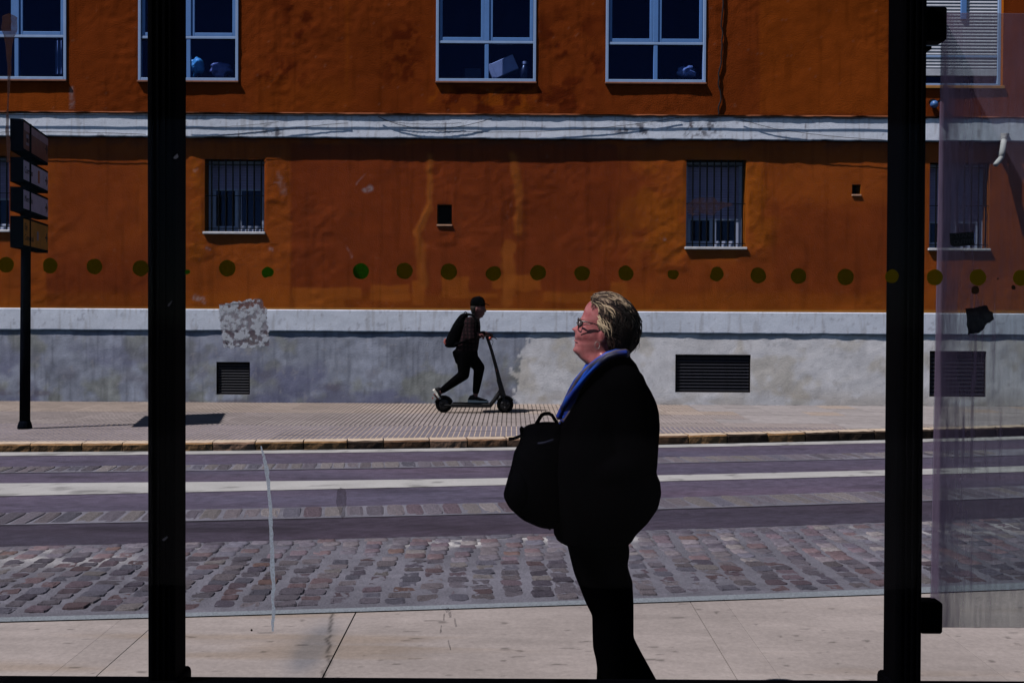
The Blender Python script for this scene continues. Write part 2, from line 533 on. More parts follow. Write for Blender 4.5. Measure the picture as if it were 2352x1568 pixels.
# a straight kerb-like course along the asphalt
x = -4.8
while x < 4.8:
    w_ = rg.uniform(0.13, 0.19); yy = float(evc(L_cob_far, x)) - 0.03
    px, py = proj(x, yy, 0)
    if -60 < px < W + 60: cells.append((yy, x + w_ / 2, 99, w_ * 0.88, 0.085))
    x += w_
cells.sort()
rest = MB(); rest_cols = []
slope = lambda c, x: math.atan(float(np.polyval(np.polyder(c), clampx(x))))
for k, (y, x, r, wx, wy) in enumerate(cells):
    depth = rg.uniform(-0.0075, 0.0005) - 0.004 * sstep(0.45, 0.65, fbm(x * 1.1, y * 1.6, 3, 52))
    me = pick_sett(rg)
    loc = (x, y, road_z(y) + 0.004 + float(depth))
    rz = slope(L_cob_near, x) + rg.uniform(-0.07, 0.07) + rg.choice((0, math.pi))
    if k < 300:
        inst("sett", me, cobble, loc, rot=(rg.uniform(-.05, .05), rg.uniform(-.05, .05), rz), scale=(wx, wy, 1.0))
    else:
        c, s = math.cos(rz), math.sin(rz)
        i = rg.choices(range(len(M_st)), ST_W)[0]
        src = SETTS[0][1]
        vs = [(loc[0] + (v.co.x * wx) * c - (v.co.y * wy) * s, loc[1] + (v.co.x * wx) * s + (v.co.y * wy) * c, loc[2] + v.co.z) for v in src.vertices]
        rest.add(vs, [tuple(p.vertices) for p in src.polygons])
        cc = np.array(STONE_COLS[i]) * rg.uniform(0.75, 1.25)
        rest_cols += [cc] * len(vs)
M_stattr = mat_attr("stone_mix", rough=0.7, spec=0.35, namt=0.4, nscale=28, bump=0.6, bscale=45)
if rest.v:
    ro = rest.build("setts_beyond", M_stattr, cobble, smooth=True, col=np.array(rest_cols)); ro["kind"] = "stuff"

def sett_row(name, cf, cn, pitch, xr, wts, seed, label):
    base = strip(name, cn, cf, road_z, M_mortar, dz=0.0045, off0=-0.02, off1=0.02, ny=4, nx=200, col=lambda x, y: mortar_col(x, y) * 1.25)
    base["label"] = label
    rg2 = random.Random(seed)
    x = -xr
    while x < xr:
        w = pitch * rg2.uniform(0.86, 1.14)
        yc = (evc(cf, x) + evc(cn, x)) / 2; dy = abs(evc(cf, x) - evc(cn, x))
        inst("sett", pick_sett(rg2, wts), base, (x, yc, road_z(yc) - 0.0005 + rg2.uniform(-.003, .004)),
             rot=(0, 0, slope(cf, x) + rg2.choice((0, math.pi)) + rg2.uniform(-.03, .03)), scale=(w * 0.9, dy * rg2.uniform(0.92, 1.0), 1))
        x += w
    return base
sett_row("sett_row", L_settA_far, L_settA_near, 0.146, 5.6, [2, 0, 2, 6, 0, 0, 0, 5, 6], 9, "row of grey setts next to the far kerb")
sett_row("sett_row", L_settB_far, L_settB_near, 0.150, 4.6, [2, 1, 1, 6, 1, 0.3, 0, 5, 8], 10, "row of pale setts between the two asphalt lanes")

# --- near pavement of big concrete slabs
M_slab = mat_attr("pavement_concrete", rough=0.9, spec=0.1, namt=0.15, nscale=38, bump=0.25, bscale=90, dist=0.004)
def slab_col(x, y):
    x = np.asarray(x); y = np.asarray(y)
    base = np.array([[0.262, 0.226, 0.214]])
    k = (0.84 + 0.32 * fbm(x * 1.0, y * 3.0, 5, 61)) * (0.90 + 0.20 * fbm(x * 9, y * 16, 4, 62))
    k2 = 0.88 + 0.24 * fbm(x * 1.6, y * 13, 4, 63)
    base = base * k2[:, None]
    st = 0.55 * sstep(0.54, 0.80, fbm(x * 0.8 + 9, y * 5.5, 4, 66))
    c = base * k[:, None]
    c = c * (1 - st[:, None] * np.array([[0.18, 0.28, 0.42]]))
    spot = sstep(0.80, 0.86, fbm(x * 13, y * 30, 2, 68))
    c = c * (1 - 0.45 * spot[:, None])
    patch = np.exp(-(((x + 0.90) / 0.08) ** 2 + ((y - 4.50) / 0.32) ** 2)) * (0.6 + 0.8 * fbm(x * 8, y * 8, 3, 70))
    c = c * (1 - np.clip(patch, 0, 0.7)[:, None] * np.array([[0.5, 0.42, 0.3]]))
    # old painted-over crack, ragged and running with the street's depth
    cx = -0.905 + 0.150 * (5.03 - y) + 0.007 * np.sin(y * 31) + 0.02 * (vnoise(y * 22, y * 0, 71) - 0.5)
    crack = np.exp(-((x - cx) / 0.0085) ** 2) * (x < -0.775) * (0.45 + 0.55 * sstep(0.35, 0.55, fbm(y * 18, y * 0, 2, 72)))
    c = c * (1 - 0.70 * np.clip(crack, 0, 1)[:, None])
    return c
near_z = lambda y: 0.0
NX = [-1.92, -1.73, -0.783, 0.951, 1.134, 2.085]
joints = sorted(NX + [NX[0] - 0.77 - k * 0.955 for k in range(0, 4)] + [NX[0] - 0.95 - k * 0.955 for k in range(0, 4)] + [NX[-1] + 0.77 + k * 0.955 for k in range(4)] + [NX[-1] + 0.955 + k * 0.955 for k in range(4)])
jm = MB()
M_joint = mat("joint_dirt", (0.10, 0.085, 0.08), 0.95, 0.1, nscale=30, namt=0.3)
pav = strip("near_pavement", None, L_strip_near, near_z, M_joint, dz=-0.012, off0=-6.0, ny=2, nx=40)
for a, b in zip(joints[:-1], joints[1:]):
    gap = 0.0034 if abs(b + 0.783) < 1e-6 or abs(a + 0.783) < 1e-6 else 0.0007
    n_x = max(4, int((b - a) / 0.012)) if -3 < a < 3 else 4
    xs = np.linspace(a + gap, b - gap, n_x + 1)
    ny = 150 if -3 < a < 3 else 20
    V = []; Fc = []
    for x in xs:
        y1 = evc(L_strip_near, x) - 0.004
        ys = np.concatenate([np.linspace(-6, 3.8, 6)[:-1], np.linspace(3.8, y1, ny)])
        V += [(x, y, 0.0) for y in ys]
    n = len(ys)
    for i in range(len(xs) - 1):
        for j in range(n - 1):
            q = i * n + j; Fc.append((q, q + n, q + n + 1, q + 1))
    V = np.array(V)
    tone = random.uniform(0.96, 1.04)
    # rim down into the joint
    base_n = len(V); rim = list(range(0, n)) ; rim2 = list(range((len(xs) - 1) * n, len(xs) * n))
    V2 = [(V[i][0], V[i][1], -0.02) for i in rim] + [(V[i][0], V[i][1], -0.02) for i in rim2]
    for j in range(n - 1):
        Fc.append((rim[j], rim[j + 1], base_n + j + 1, base_n + j))
        Fc.append((rim2[j + 1], rim2[j], base_n + n + j, base_n + n + j + 1))
    V = np.vstack([V, V2])
    mesh_obj("slab", V, Fc, M_slab, pav, col=slab_col(V[:, 0], V[:, 1]) * tone)

# --- far pavement
WALL_Y = 16.0
M_bed = mat("pavement_bed", (0.13, 0.115, 0.105), 0.9, 0.2, nscale=8, namt=0.2)
farp = strip("far_pavement", kerb_fit, None, lambda y: 0.0, M_bed, dz=-0.014, off0=0.12, off1=WALL_Y + 0.02, ny=2, nx=60)
def tile_mats(name, c, g):
    return (mat(name, c, 0.85, 0.2, nscale=5, namt=0.16, bump=0.3, bscale=60, rand=0.10), mat(name + "_groove", g, 0.9, 0.1, nscale=20, namt=0.3))
TM = {
    "back": tile_mats("tile_sand", (0.29, 0.235, 0.205), (0.085, 0.072, 0.062)),
    "mid": tile_mats("tile_grey", (0.25, 0.212, 0.205), (0.10, 0.085, 0.08)),
    "front": tile_mats("tile_slate", (0.150, 0.132, 0.152), (0.44, 0.34, 0.26)),
    "smooth": tile_mats("tile_worn", (0.25, 0.225, 0.225), (0.21, 0.185, 0.185)),
}
TW, TD, NRIB = 0.512, 0.5, 8
def tile_mesh(key, depth):
    mb = MB(); p = TW / NRIB
    g = 0.010
    dep = -0.008 if key not in ("front",) else -0.0012
    if key == "smooth": dep = -0.002; g = 0.004
    h = TD / 2 - 0.002
    z_prev = None
    for k in range(NRIB):
        x0 = -TW / 2 + k * p + g / 2; x1 = x0 + p - g
        b = 0.003
        mb.add([(x0 + b, -h, 0), (x1 - b, -h, 0), (x1 - b, h, 0), (x0 + b, h, 0)], [(0, 1, 2, 3)], 0)
        mb.add([(x0, -h, dep), (x0 + b, -h, 0), (x0 + b, h, 0), (x0, h, dep)], [(0, 1, 2, 3)], 0)
        mb.add([(x1 - b, -h, 0), (x1, -h, dep), (x1, h, dep), (x1 - b, h, 0)], [(0, 1, 2, 3)], 0)
        mb.add([(x1, -h, dep), (x1 + g, -h, dep), (x1 + g, h, dep), (x1, h, dep)], [(0, 1, 2, 3)], 1)
    mb.add([(-TW / 2 + g / 2, -h, -0.012), (TW / 2 + g / 2, -h, -0.012), (TW / 2 + g / 2, -h, 0), (-TW / 2 + g / 2, -h, 0)], [(0, 1, 2, 3)], 0)
    me = bpy.data.meshes.new("paving_tile"); me.from_pydata(mb.v, [], mb.f)
    for mm in TM[key]: me.materials.append(mm)
    me.polygons.foreach_set("material_index", np.array(mb.mi, dtype=np.int32))
    return me
TMESH = {k: tile_mesh(k, TD) for k in TM}
rg = random.Random(21)
nt_ = 0
for r in range(10):
    yc = WALL_Y - 0.06 - TD * (r + 0.5)
    for cidx in range(-17, 18):
        x = cidx * TW
        yk = float(evc(kerb_fit, x)) + 0.19
        y0, y1 = yc - TD / 2, yc + TD / 2
        if y1 < yk + 0.04: continue
        key = "back" if r < 3 else ("mid" if r < 6 else "front")
        if x > 2.6 + 0.3 * (r % 3) and (r < 5 or x > 4.6): key = "smooth" if rg.random() < 0.85 else key
        sy = 1.0; ycc = yc
        if y0 < yk:
            sy = (y1 - yk) / TD; ycc = (y1 + yk) / 2
        inst("paving_tile", TMESH[key], farp, (x, ycc, rg.uniform(-0.0015, 0.0015)), scale=(1, sy, 1)); nt_ += 1

# kerb stones
M_k = [mat("kerb_ochre", (0.23, 0.125, 0.055), 0.85, 0.2, nscale=9, namt=0.45, bump=0.8, bscale=28, rand=0.2),
       mat("kerb_brown", (0.145, 0.076, 0.042), 0.85, 0.2, nscale=9, namt=0.5, bump=0.8, bscale=28, rand=0.25),
       mat("kerb_sooty", (0.040, 0.025, 0.017), 0.9, 0.2, nscale=9, namt=0.5, bump=0.8, bscale=28, rand=0.3),
       mat("kerb_pink", (0.22, 0.13, 0.085), 0.85, 0.2, nscale=9, namt=0.4, bump=0.8, bscale=28, rand=0.2)]
M_ktop = mat("kerb_top", (0.44, 0.345, 0.265), 0.85, 0.2, nscale=12, namt=0.2, bump=0.4, bscale=40)
kerb = strip("kerb", kerb_fit, kerb_fit, lambda y: 0.0, M_bed, dz=-0.02, off0=0.03, off1=0.18, ny=1, nx=60)
x = -9.6
rg = random.Random(5)
while x < 9.6:
    w = rg.uniform(0.40, 0.56)
    yk = float(evc(kerb_fit, x + w / 2))
    mb = MB()
    zt = 0.002; zb = road_z(yk) - 0.03
    g = rg.uniform(0.004, 0.012)
    hw = w / 2 - g / 2
    prof = [(0.012 + rg.uniform(-.003, .003), zb), (0.006, zb + 0.05), (0.0, zt - 0.022), (0.014, zt - 0.004), (0.03, zt), (0.185, zt), (0.185, zb)]
    rings = []
    for i in range(7):
        xx = -hw + 2 * hw * i / 6
        e = 0.008 if i in (0, 6) else 0
        rings.append([(xx, py + (e + rg.uniform(-.004, .004) if k < 4 else 0), pz + (rg.uniform(-.004, .002) if k in (2, 3) else 0)) for k, (py, pz) in enumerate(prof)])
    mb.loft(rings)
    mi = []
    nring = len(prof)
    for fi, f in enumerate(mb.f):
        ids = [i % nring for i in f]
        mi.append(1 if len(f) == 4 and set(ids) <= {3, 4, 5} else 0)
    if x > 3.2: km = rg.choices(M_k, [0.3, 1, 5, 0])[0]
    elif x > 0.5: km = rg.choices(M_k, [3, 3, 1, 1])[0]
    elif x > -3.5: km = rg.choices(M_k, [4, 4, 1, 2])[0]
    else: km = rg.choices(M_k, [3, 1, 0, 4])[0]
    me = bpy.data.meshes.new("kerb_stone"); me.from_pydata([tuple(map(float, v)) for v in mb.v], [], mb.f)
    me.materials.append(km); me.materials.append(M_ktop)
    me.polygons.foreach_set("material_index", np.array(mi, dtype=np.int32))
    o = inst("kerb_stone", me, kerb, (x + w / 2, yk, 0), rotz=slope(kerb_fit, x + w / 2))
    x += w

# ================================================================== BUILDING
BLD = thing("apartment_building", (0, WALL_Y, 0), "weathered orange plastered block with white bands, barred windows and a grey plinth", "building")
def wz(py, px=1176): return float(at_y(px, py, WALL_Y)[2])
def wx(px, py=500): return float(at_y(px, py, WALL_Y)[0])
def wrect(x0, y0, x1, y1):
    """pixel box on the facade -> x0, x1, z0, z1"""
    cx, cy = (x0 + x1) / 2, (y0 + y1) / 2
    return wx(x0, cy), wx(x1, cy), wz(y1, cx), wz(y0, cx)

def box_mask(px, py, x0, y0, x1, y1, soft=6, wob=8, seed=0):
    ex = (fbm(px / 45, py / 45, 3, 200 + seed) - 0.5) * 2 * wob; ey = (fbm(px / 45, py / 45, 3, 240 + seed) - 0.5) * 2 * wob
    X = px + ex; Y = py + ey
    return sstep(x0 - soft, x0 + soft, X) * sstep(x1 + soft, x1 - soft, X) * sstep(y0 - soft, y0 + soft, Y) * sstep(y1 + soft, y1 - soft, Y)
def path_mask(px, py, pts, w, soft=3, wob=4, seed=0):
    px = px + (fbm(px / 14, py / 14, 3, 300 + seed) - 0.5) * 2 * wob
    py = py + (fbm(px / 14, py / 14, 3, 330 + seed) - 0.5) * 2 * wob
    d = np.full(px.shape, 1e9)
    for (ax, ay), (bx, by) in zip(pts[:-1], pts[1:]):
        t = np.clip(((px - ax) * (bx - ax) + (py - ay) * (by - ay)) / ((bx - ax) ** 2 + (by - ay) ** 2 + 1e-9), 0, 1)
        d = np.minimum(d, np.hypot(px - ax - t * (bx - ax), py - ay - t * (by - ay)))
    return sstep(w + soft, max(w - soft, 0), d)
def mixc(c, m, col, amt=1.0):
    m = np.clip(m * amt, 0, 1)[:, None]
    return c * (1 - m) + m * np.array([col])

OR_UP = np.array([0.200, 0.039, 0.008]); OR_DARK = np.array([0.198, 0.037, 0.010]); OR_LIGHT = np.array([0.50, 0.185, 0.040])
GREYCHIP = (0.38, 0.34, 0.36)
def orange_col(X, Z):
    px, py = proj(X, WALL_Y, Z)
    n = X.size
    c = np.tile(OR_UP, (n, 1))
    low = (py > 300)
    # ground storey: lighter coat with darker repaints
    c = np.where(low[:, None], np.array([[0.305, 0.069, 0.011]]), c)
    dark = np.maximum.reduce([box_mask(px, py, 105, 400, 352, 760, 3, 3, 1) * (px > 80) * sstep(470, 640, py),
                              box_mask(px, py, 130, 360, 330, 560, 30, 30, 11) * 0.6,
                              box_mask(px, py, 668, 330, 1420, 716, 4, 5, 2),
                              box_mask(px, py, 1200, 350, 1500, 650, 30, 25, 3) * 0.85,
                              box_mask(px, py, 1770, 470, 2060, 690, 25, 18, 4) * 0.75,
                              box_mask(px, py, 1500, 580, 1800, 690, 40, 30, 12) * 0.5])
    c = mixc(c, dark, OR_DARK, 0.88)
    ochre = np.maximum.reduce([box_mask(px, py, 1440, 370, 1800, 600, 60, 60, 21) * sstep(0.42, 0.6, fbm(px / 60, py / 60, 4, 81)),
                               box_mask(px, py, 440, 350, 475, 600, 12, 10, 22) * sstep(0.4, 0.6, fbm(px / 25, py / 25, 3, 82)),
                               box_mask(px, py, 0, 672, 2400, 720, 10, 12, 23) * 0.55])
    c = mixc(c, ochre, (0.34, 0.092, 0.008), 0.55)
    lp = np.maximum.reduce([box_mask(px, py, 672, 662, 830, 688, 4, 7, 31), box_mask(px, py, 672, 680, 790, 706, 4, 7, 32), box_mask(px, py, 850, 655, 945, 690, 4, 8, 33),
                            box_mask(px, py, 948, 646, 975, 702, 3, 4, 34), box_mask(px, py, 1012, 634, 1078, 684, 4, 7, 35), box_mask(px, py, 1020, 676, 1140, 686, 3, 5, 36),
                            box_mask(px, py, 1128, 632, 1240, 668, 4, 9, 37), box_mask(px, py, 1245, 668, 1400, 690, 4, 8, 38), box_mask(px, py, 1400, 650, 1440, 680, 5, 8, 39)])
    c = mixc(c, lp, (0.34, 0.088, 0.013), 0.85)
    A = path_mask(px, py, [(988, 358), (987, 440), (985, 478), (970, 508), (957, 535), (966, 570), (970, 640)], 6, 5, 4, 1)
    A2 = path_mask(px, py, [(985, 478), (957, 535)], 9, 4, 3, 5)
    A3 = path_mask(px, py, [(966, 560), (972, 655)], 11, 6, 5, 6)
    B = path_mask(px, py, [(1178, 358), (1188, 420), (1193, 480), (1190, 530)], 9, 5, 5, 2)
    B2 = path_mask(px, py, [(1170, 565), (1165, 600), (1172, 640), (1165, 690)], 14, 5, 6, 3)
    c = mixc(c, np.maximum.reduce([A, A2, A3 * 0.8, B * 0.85, B2 * 0.85]), (0.37, 0.105, 0.018), 0.8)
    core = np.maximum(path_mask(px, py, [(989, 360), (988, 470), (958, 532)], 0.8, 1.2, 2, 1), path_mask(px, py, [(1184, 400), (1192, 500), (1188, 560)], 0.6, 1.2, 2, 2) * 0.6)
    c = mixc(c, core, (0.16, 0.06, 0.02), 0.6)
    # upper storey weathering
    up = (py < 300)
    upd = np.maximum.reduce([box_mask(px, py, 640, -20, 720, 90, 30, 35, 41) * sstep(0.45, 0.62, fbm(px / 22, py / 22, 4, 83)),
                             box_mask(px, py, 600, 140, 700, 230, 25, 25, 42) * sstep(0.5, 0.62, fbm(px / 20, py / 20, 4, 84)),
                             box_mask(px, py, 880, 50, 970, 190, 20, 30, 43) * sstep(0.42, 0.6, fbm(px / 18, py / 18, 4, 85)),
                             box_mask(px, py, 1010, 200, 1330, 262, 20, 20, 44) * sstep(0.48, 0.62, fbm(px / 20, py / 20, 4, 86)),
                             box_mask(px, py, 1240, 40, 1390, 200, 40, 40, 45) * sstep(0.5, 0.65, fbm(px / 30, py / 30, 4, 87))]) * up
    c = mixc(c, upd, (0.10, 0.016, 0.005), 0.9)
    upl = np.maximum.reduce([path_mask(px, py, [(797, -40), (798, 90), (796, 250)], 4, 4, 2, 7) * 0.5,
                             box_mask(px, py, 985, 205, 1250, 262, 20, 25, 46) * sstep(0.5, 0.68, fbm(px / 25, py / 25, 4, 88)),
                             box_mask(px, py, 1745, -60, 2040, 262, 3, 3, 47) * 0.55,
                             box_mask(px, py, 0, 208, 160, 262, 4, 5, 48) * 0.45, box_mask(px, py, 590, 190, 800, 262, 30, 30, 49) * 0.4]) * up
    c = mixc(c, upl, (0.30, 0.066, 0.007), 0.8)
    # broad mottling, drips, and darker just below the cornice
    c = c * (0.84 + 0.32 * fbm(px / 150, py / 150, 5, 90))[:, None]
    c = c * (0.84 + 0.32 * fbm(px / 22, py / 30, 5, 95))[:, None]
    drip = sstep(0.60, 0.75, fbm(px / 9, py / 160, 3, 99)) * 0.16
    c = c * (1 - drip[:, None])
    top_dark = sstep(30, 0, py - 322 - (px - 1176) * 0.0055) * low * sstep(0.4, 0.65, fbm(px / 40, py / 18, 4, 101))
    c = mixc(c, top_dark, (0.10, 0.04, 0.03), 0.6)
    # chips to bare grey render
    chips = np.maximum.reduce([path_mask(px, py, [(838, 437), (852, 433)], 6, 3, 5, 21), path_mask(px, py, [(818, 425), (838, 400)], 1.2, 1.5, 3, 22) * 0.5,
                               path_mask(px, py, [(797, 565), (808, 590)], 1.5, 2, 3, 23) * 0.5, path_mask(px, py, [(450, 683), (470, 690)], 6, 4, 8, 24) * 0.8,
                               path_mask(px, py, [(163, 205), (166, 245)], 5, 3, 3, 25) * 0.6, path_mask(px, py, [(640, 400), (652, 445)], 7, 5, 8, 26) * 0.35,
                               path_mask(px, py, [(630, 420), (645, 418)], 1.5, 1.5, 2, 28) * 0.9, path_mask(px, py, [(448, 392), (452, 388)], 3, 2, 3, 29) * 0.7,
                               path_mask(px, py, [(474, 568), (482, 572)], 2, 2, 3, 30) * 0.7, path_mask(px, py, [(620, 572), (626, 574)], 3, 2, 3, 31) * 0.7,
                               path_mask(px, py, [(1526, 549), (1528, 550)], 3, 2, 1, 27) * 0.8])
    c = mixc(c, chips * (0.35 + 0.65 * sstep(0.4, 0.6, fbm(px / 5, py / 5, 3, 111))), GREYCHIP, 0.6)
    spk = sstep(0.86, 0.90, fbm(px / 7, py / 7, 2, 105)) * 0.25
    c = mixc(c, spk, (0.30, 0.15, 0.10))
    # hairline cracks
    hair = np.maximum.reduce([path_mask(px, py, pts, 0.5, 1.1, 3, 40 + i) for i, pts in enumerate([
        [(508, 590), (500, 620), (497, 700)], [(505, 605), (600, 612)], [(628, 590), (620, 640)], [(700, 480), (760, 495), (830, 492), (870, 470)], [(890, 400), (918, 370)],
        [(1500, 700), (1520, 610), (1600, 500)], [(1660, 690), (1740, 640)], [(715, 440), (690, 500)], [(1060, 490), (1050, 560)], [(600, 210), (640, 170)], [(1100, 240), (1150, 210)]])])
    c = mixc(c, hair, (0.14, 0.05, 0.02), 0.5)
    edge = sstep(3.5, 1.0, np.abs(py - 709.0 - (px - 440) * 0.0036))
    c = mixc(c, edge, (0.66, 0.30, 0.06), 0.7)
    return np.clip(c, 0.004, 0.9)
def orange_disp(X, Z):
    px, py = proj(X, WALL_Y, Z)
    low = sstep(300, 340, py)
    d = 0.022 * (fbm(px / 130, py / 130, 4, 110) - 0.5) + 0.007 * (fbm(px / 20, py / 20, 4, 112) - 0.5)
    rough = sstep(0.45, 0.65, fbm(px / 200, py / 150, 3, 115))
    d = d + rough * 0.012 * (fbm(px / 12, py / 12, 4, 117) - 0.5)
    d = d + 0.005 * np.maximum(path_mask(px, py, [(987, 358), (985, 478), (957, 535), (970, 640)], 6, 6, 4, 1), path_mask(px, py, [(1178, 358), (1193, 480), (1190, 530)], 8, 6, 5, 2))
    # lumpy repairs round the barred openings
    for (x0, y0, x1, y1) in ((440, 350, 480, 590), (600, 360, 660, 470), (1700, 370, 1760, 600), (1470, 380, 1580, 620)):
        d = d + 0.014 * box_mask(px, py, x0, y0, x1, y1, 10, 14, 50) * fbm(px / 13, py / 13, 4, 120)
    return d

def plaster(name, x0, x1, z0, z1, y, colf, dispf, holes, m, depth=0.0, step=0.026, top=True, bottom=True, parent=BLD, hole_depth=0.2, wob_bottom=0.0):
    """a coat of plaster as a relief sheet with openings, its edges returned to the wall behind"""
    xs = list(np.arange(x0, x1, step)) + [x1]; zs = list(np.arange(z0, z1, step)) + [z1]
    for h in holes:
        xs += [h[0], h[1]]; zs += [h[2], h[3]]
    def clean(a, keep):
        a = sorted(a); out = [a[0]]
        for v in a[1:]:
            if v - out[-1] < step * 0.3:
                if any(abs(v - k) < 1e-9 for k in keep): out[-1] = v
                continue
            out.append(v)
        return np.array(out)
    xs = clean(xs, [h[i] for h in holes for i in (0, 1)] + [x0, x1]); zs = clean(zs, [h[i] for h in holes for i in (2, 3)] + [z0, z1])
    X, Z = np.meshgrid(xs, zs, indexing='ij')
    Xf, Zf = X.ravel(), Z.ravel()
    d = dispf(Xf, Zf)
    fade = np.ones_like(Xf)
    for h in holes:
        dx = np.maximum(np.maximum(h[0] - Xf, Xf - h[1]), 0); dz = np.maximum(np.maximum(h[2] - Zf, Zf - h[3]), 0)
        fade = np.minimum(fade, sstep(0.0, 0.05, np.hypot(dx, dz)))
    Y = y - d * fade
    Zw = Zf.copy()
    if wob_bottom > 0:
        k = sstep(step * 2.5, 0, Zf - z0)
        Zw = Zf + k * wob_bottom * (fbm(Xf * 6, Xf * 0, 4, 130) - 0.5) * 2
    V = np.stack([Xf, Y, Zw], 1)
    nz = len(zs); Fc = []
    cx = (xs[:-1] + xs[1:]) / 2; cz = (zs[:-1] + zs[1:]) / 2
    CX, CZ = np.meshgrid(cx, cz, indexing='ij')
    ok = np.ones(CX.shape, bool)
    for h in holes: ok &= ~((CX > h[0]) & (CX < h[1]) & (CZ > h[2]) & (CZ < h[3]))
    ii, jj = np.nonzero(ok)
    a = ii * nz + jj
    Fc = np.stack([a, a + nz, a + nz + 1, a + 1], 1).tolist()
    colr = colf(Xf, Zf)
    V = V.tolist(); colr = colr.tolist()
    def add_q(p, c):
        n = len(V); V.extend(p); colr.extend([list(c)] * 4); Fc.append([n, n + 1, n + 2, n + 3])
    for h in holes:
        hd = h[4] if len(h) > 4 else hole_depth
        c = h[5] if len(h) > 5 else (0.36, 0.10, 0.010)
        X0, X1, Z0, Z1 = h[:4]
        add_q([(X0, y, Z0), (X0, y, Z1), (X0, y + hd, Z1), (X0, y + hd, Z0)], c)
        add_q([(X1, y, Z1), (X1, y, Z0), (X1, y + hd, Z0), (X1, y + hd, Z1)], c)
        add_q([(X0, y, Z1), (X1, y, Z1), (X1, y + hd, Z1), (X0, y + hd, Z1)], c)
        add_q([(X1, y, Z0), (X0, y, Z0), (X0, y + hd, Z0), (X1, y + hd, Z0)], c)
    if depth > 0:
        for edge, on in ((0, bottom), (nz - 1, top)):
            if not on: continue
            n0 = len(V)
            for i in range(len(xs)):
                p = V[i * nz + edge]; V.append([p[0], y + depth, p[2]]); colr.append(colr[i * nz + edge])
            for i in range(len(xs) - 1):
                q = [i * nz + edge, (i + 1) * nz + edge, n0 + i + 1, n0 + i]
                Fc.append(q if edge else q[::-1])
    o = mesh_obj(name, V, Fc, m, parent, smooth=False, col=np.array(colr))
    me = o.data
    sm = np.zeros(len(me.polygons), dtype=bool); sm[:len(ii)] = True
    me.polygons.foreach_set("use_smooth", sm)
    return o

M_plaster = mat_attr("orange_plaster", rough=0.95, spec=0.0, namt=0.13, nscale=45, bump=0.5, bscale=60, dist=0.012)
M_white = mat_attr("white_plaster", rough=0.9, spec=0.02, namt=0.08, nscale=30, bump=0.35, bscale=60, dist=0.008)
M_plinth = mat_attr("plinth_render", rough=0.92, spec=0.1, namt=0.10, nscale=30, bump=0.45, bscale=50, dist=0.010)

UPW = [(-78, -150, 153, 183), (318, -150, 548, 186), (1002, -150, 1232, 188), (1392, -150, 1622, 190), (2088, -150, 2305, 197)]
UPR = [wrect(*u) for u in UPW]
BARW = [(-118, 358, 22, 528), (470, 366, 607, 533), (1576, 368, 1713, 568), (2135, 374, 2272, 571)]
BARR = [wrect(*b) for b in BARW]
SMALL = [wrect(1004, 470, 1038, 516), wrect(1957, 424, 1977, 447)]
XL, XR = -11.0, 11.0
Z_CORN_B, Z_CORN_T = wz(321), wz(268.5)
Z_BAND_T, Z_BAND_B = wz(713.5), wz(764)
Z_TOP = 8.6
DARK = (0.03, 0.02, 0.02)
holes_up = [(r[0], r[1], r[2], r[3], 0.10) for r in UPR[:4]] + [(UPR[4][0], UPR[4][1], UPR[4][2], UPR[4][3], 0.16)]
holes_low = [(r[0], r[1], r[2], r[3], 0.28) for r in BARR] + [(r[0], r[1], r[2], r[3], 0.22) for r in SMALL]
plaster("wall", XL, XR, Z_CORN_T - 0.02, Z_TOP, WALL_Y, orange_col, orange_disp, holes_up, M_plaster, 0.0, step=0.030)
plaster("wall", XL, XR, Z_BAND_T - 0.03, Z_CORN_B + 0.03, WALL_Y, orange_col, orange_disp, holes_low, M_plaster, 0.0, step=0.024)

def white_col(X, Z):
    px, py = proj(X, WALL_Y, Z)
    k = 0.88 * (0.86 + 0.26 * fbm(px / 90, py / 40, 5, 140))
    c = k[:, None] * np.array([[0.89, 0.935, 1.06]])
    st = sstep(0.58, 0.75, fbm(px / 6, py / 60, 3, 143)) * 0.22
    c = c * (1 - st[:, None] * np.array([[0.8, 0.9, 1.0]]))
    sp = sstep(0.70, 0.80, fbm(px / 10, py / 10, 3, 146)) * 0.35
    return mixc(c, sp, (0.20, 0.18, 0.22))
def cornice_col(X, Z):
    px, py = proj(X, WALL_Y, Z)
    c = white_col(X, Z) * 1.08
    br = np.maximum.reduce([box_mask(px, py, 610, 290, 655, 316, 8, 12, 61) * sstep(0.4, 0.6, fbm(px / 9, py / 9, 3, 150)),
                            box_mask(px, py, 1420, 285, 1500, 318, 10, 14, 62) * sstep(0.45, 0.62, fbm(px / 9, py / 9, 3, 151)),
                            box_mask(px, py, 1570, 285, 1640, 318, 12, 14, 63) * sstep(0.5, 0.62, fbm(px / 7, py / 7, 3, 152)),
                            box_mask(px, py, 225, 312, 335, 326, 5, 6, 64) * sstep(0.48, 0.6, fbm(px / 10, py / 10, 3, 153))])
    c = mixc(c, br, (0.10, 0.085, 0.10), 0.85)
    for i, (x, a, b) in enumerate(((548, 284, 320), (1022, 270, 320), (1585, 265, 322), (1845, 268, 322))):
        c = mixc(c, path_mask(px, py, [(x, a), (x + 4, b)], 0.6, 1.2, 2, 160 + i), (0.12, 0.07, 0.07), 0.7)
    tops = sstep(4, 0, np.abs(py - 270 - (px - 1176) * 0.0055)) * sstep(0.4, 0.6, fbm(px / 25, py / 9, 3, 155))
    return mixc(c, tops, (0.22, 0.11, 0.07), 0.7)
lowd = lambda X, Z: 0.006 * (fbm(X * 1.2, Z * 3, 4, 170) - 0.5) + 0.004 * (fbm(X * 7, Z * 7, 4, 171) - 0.5)
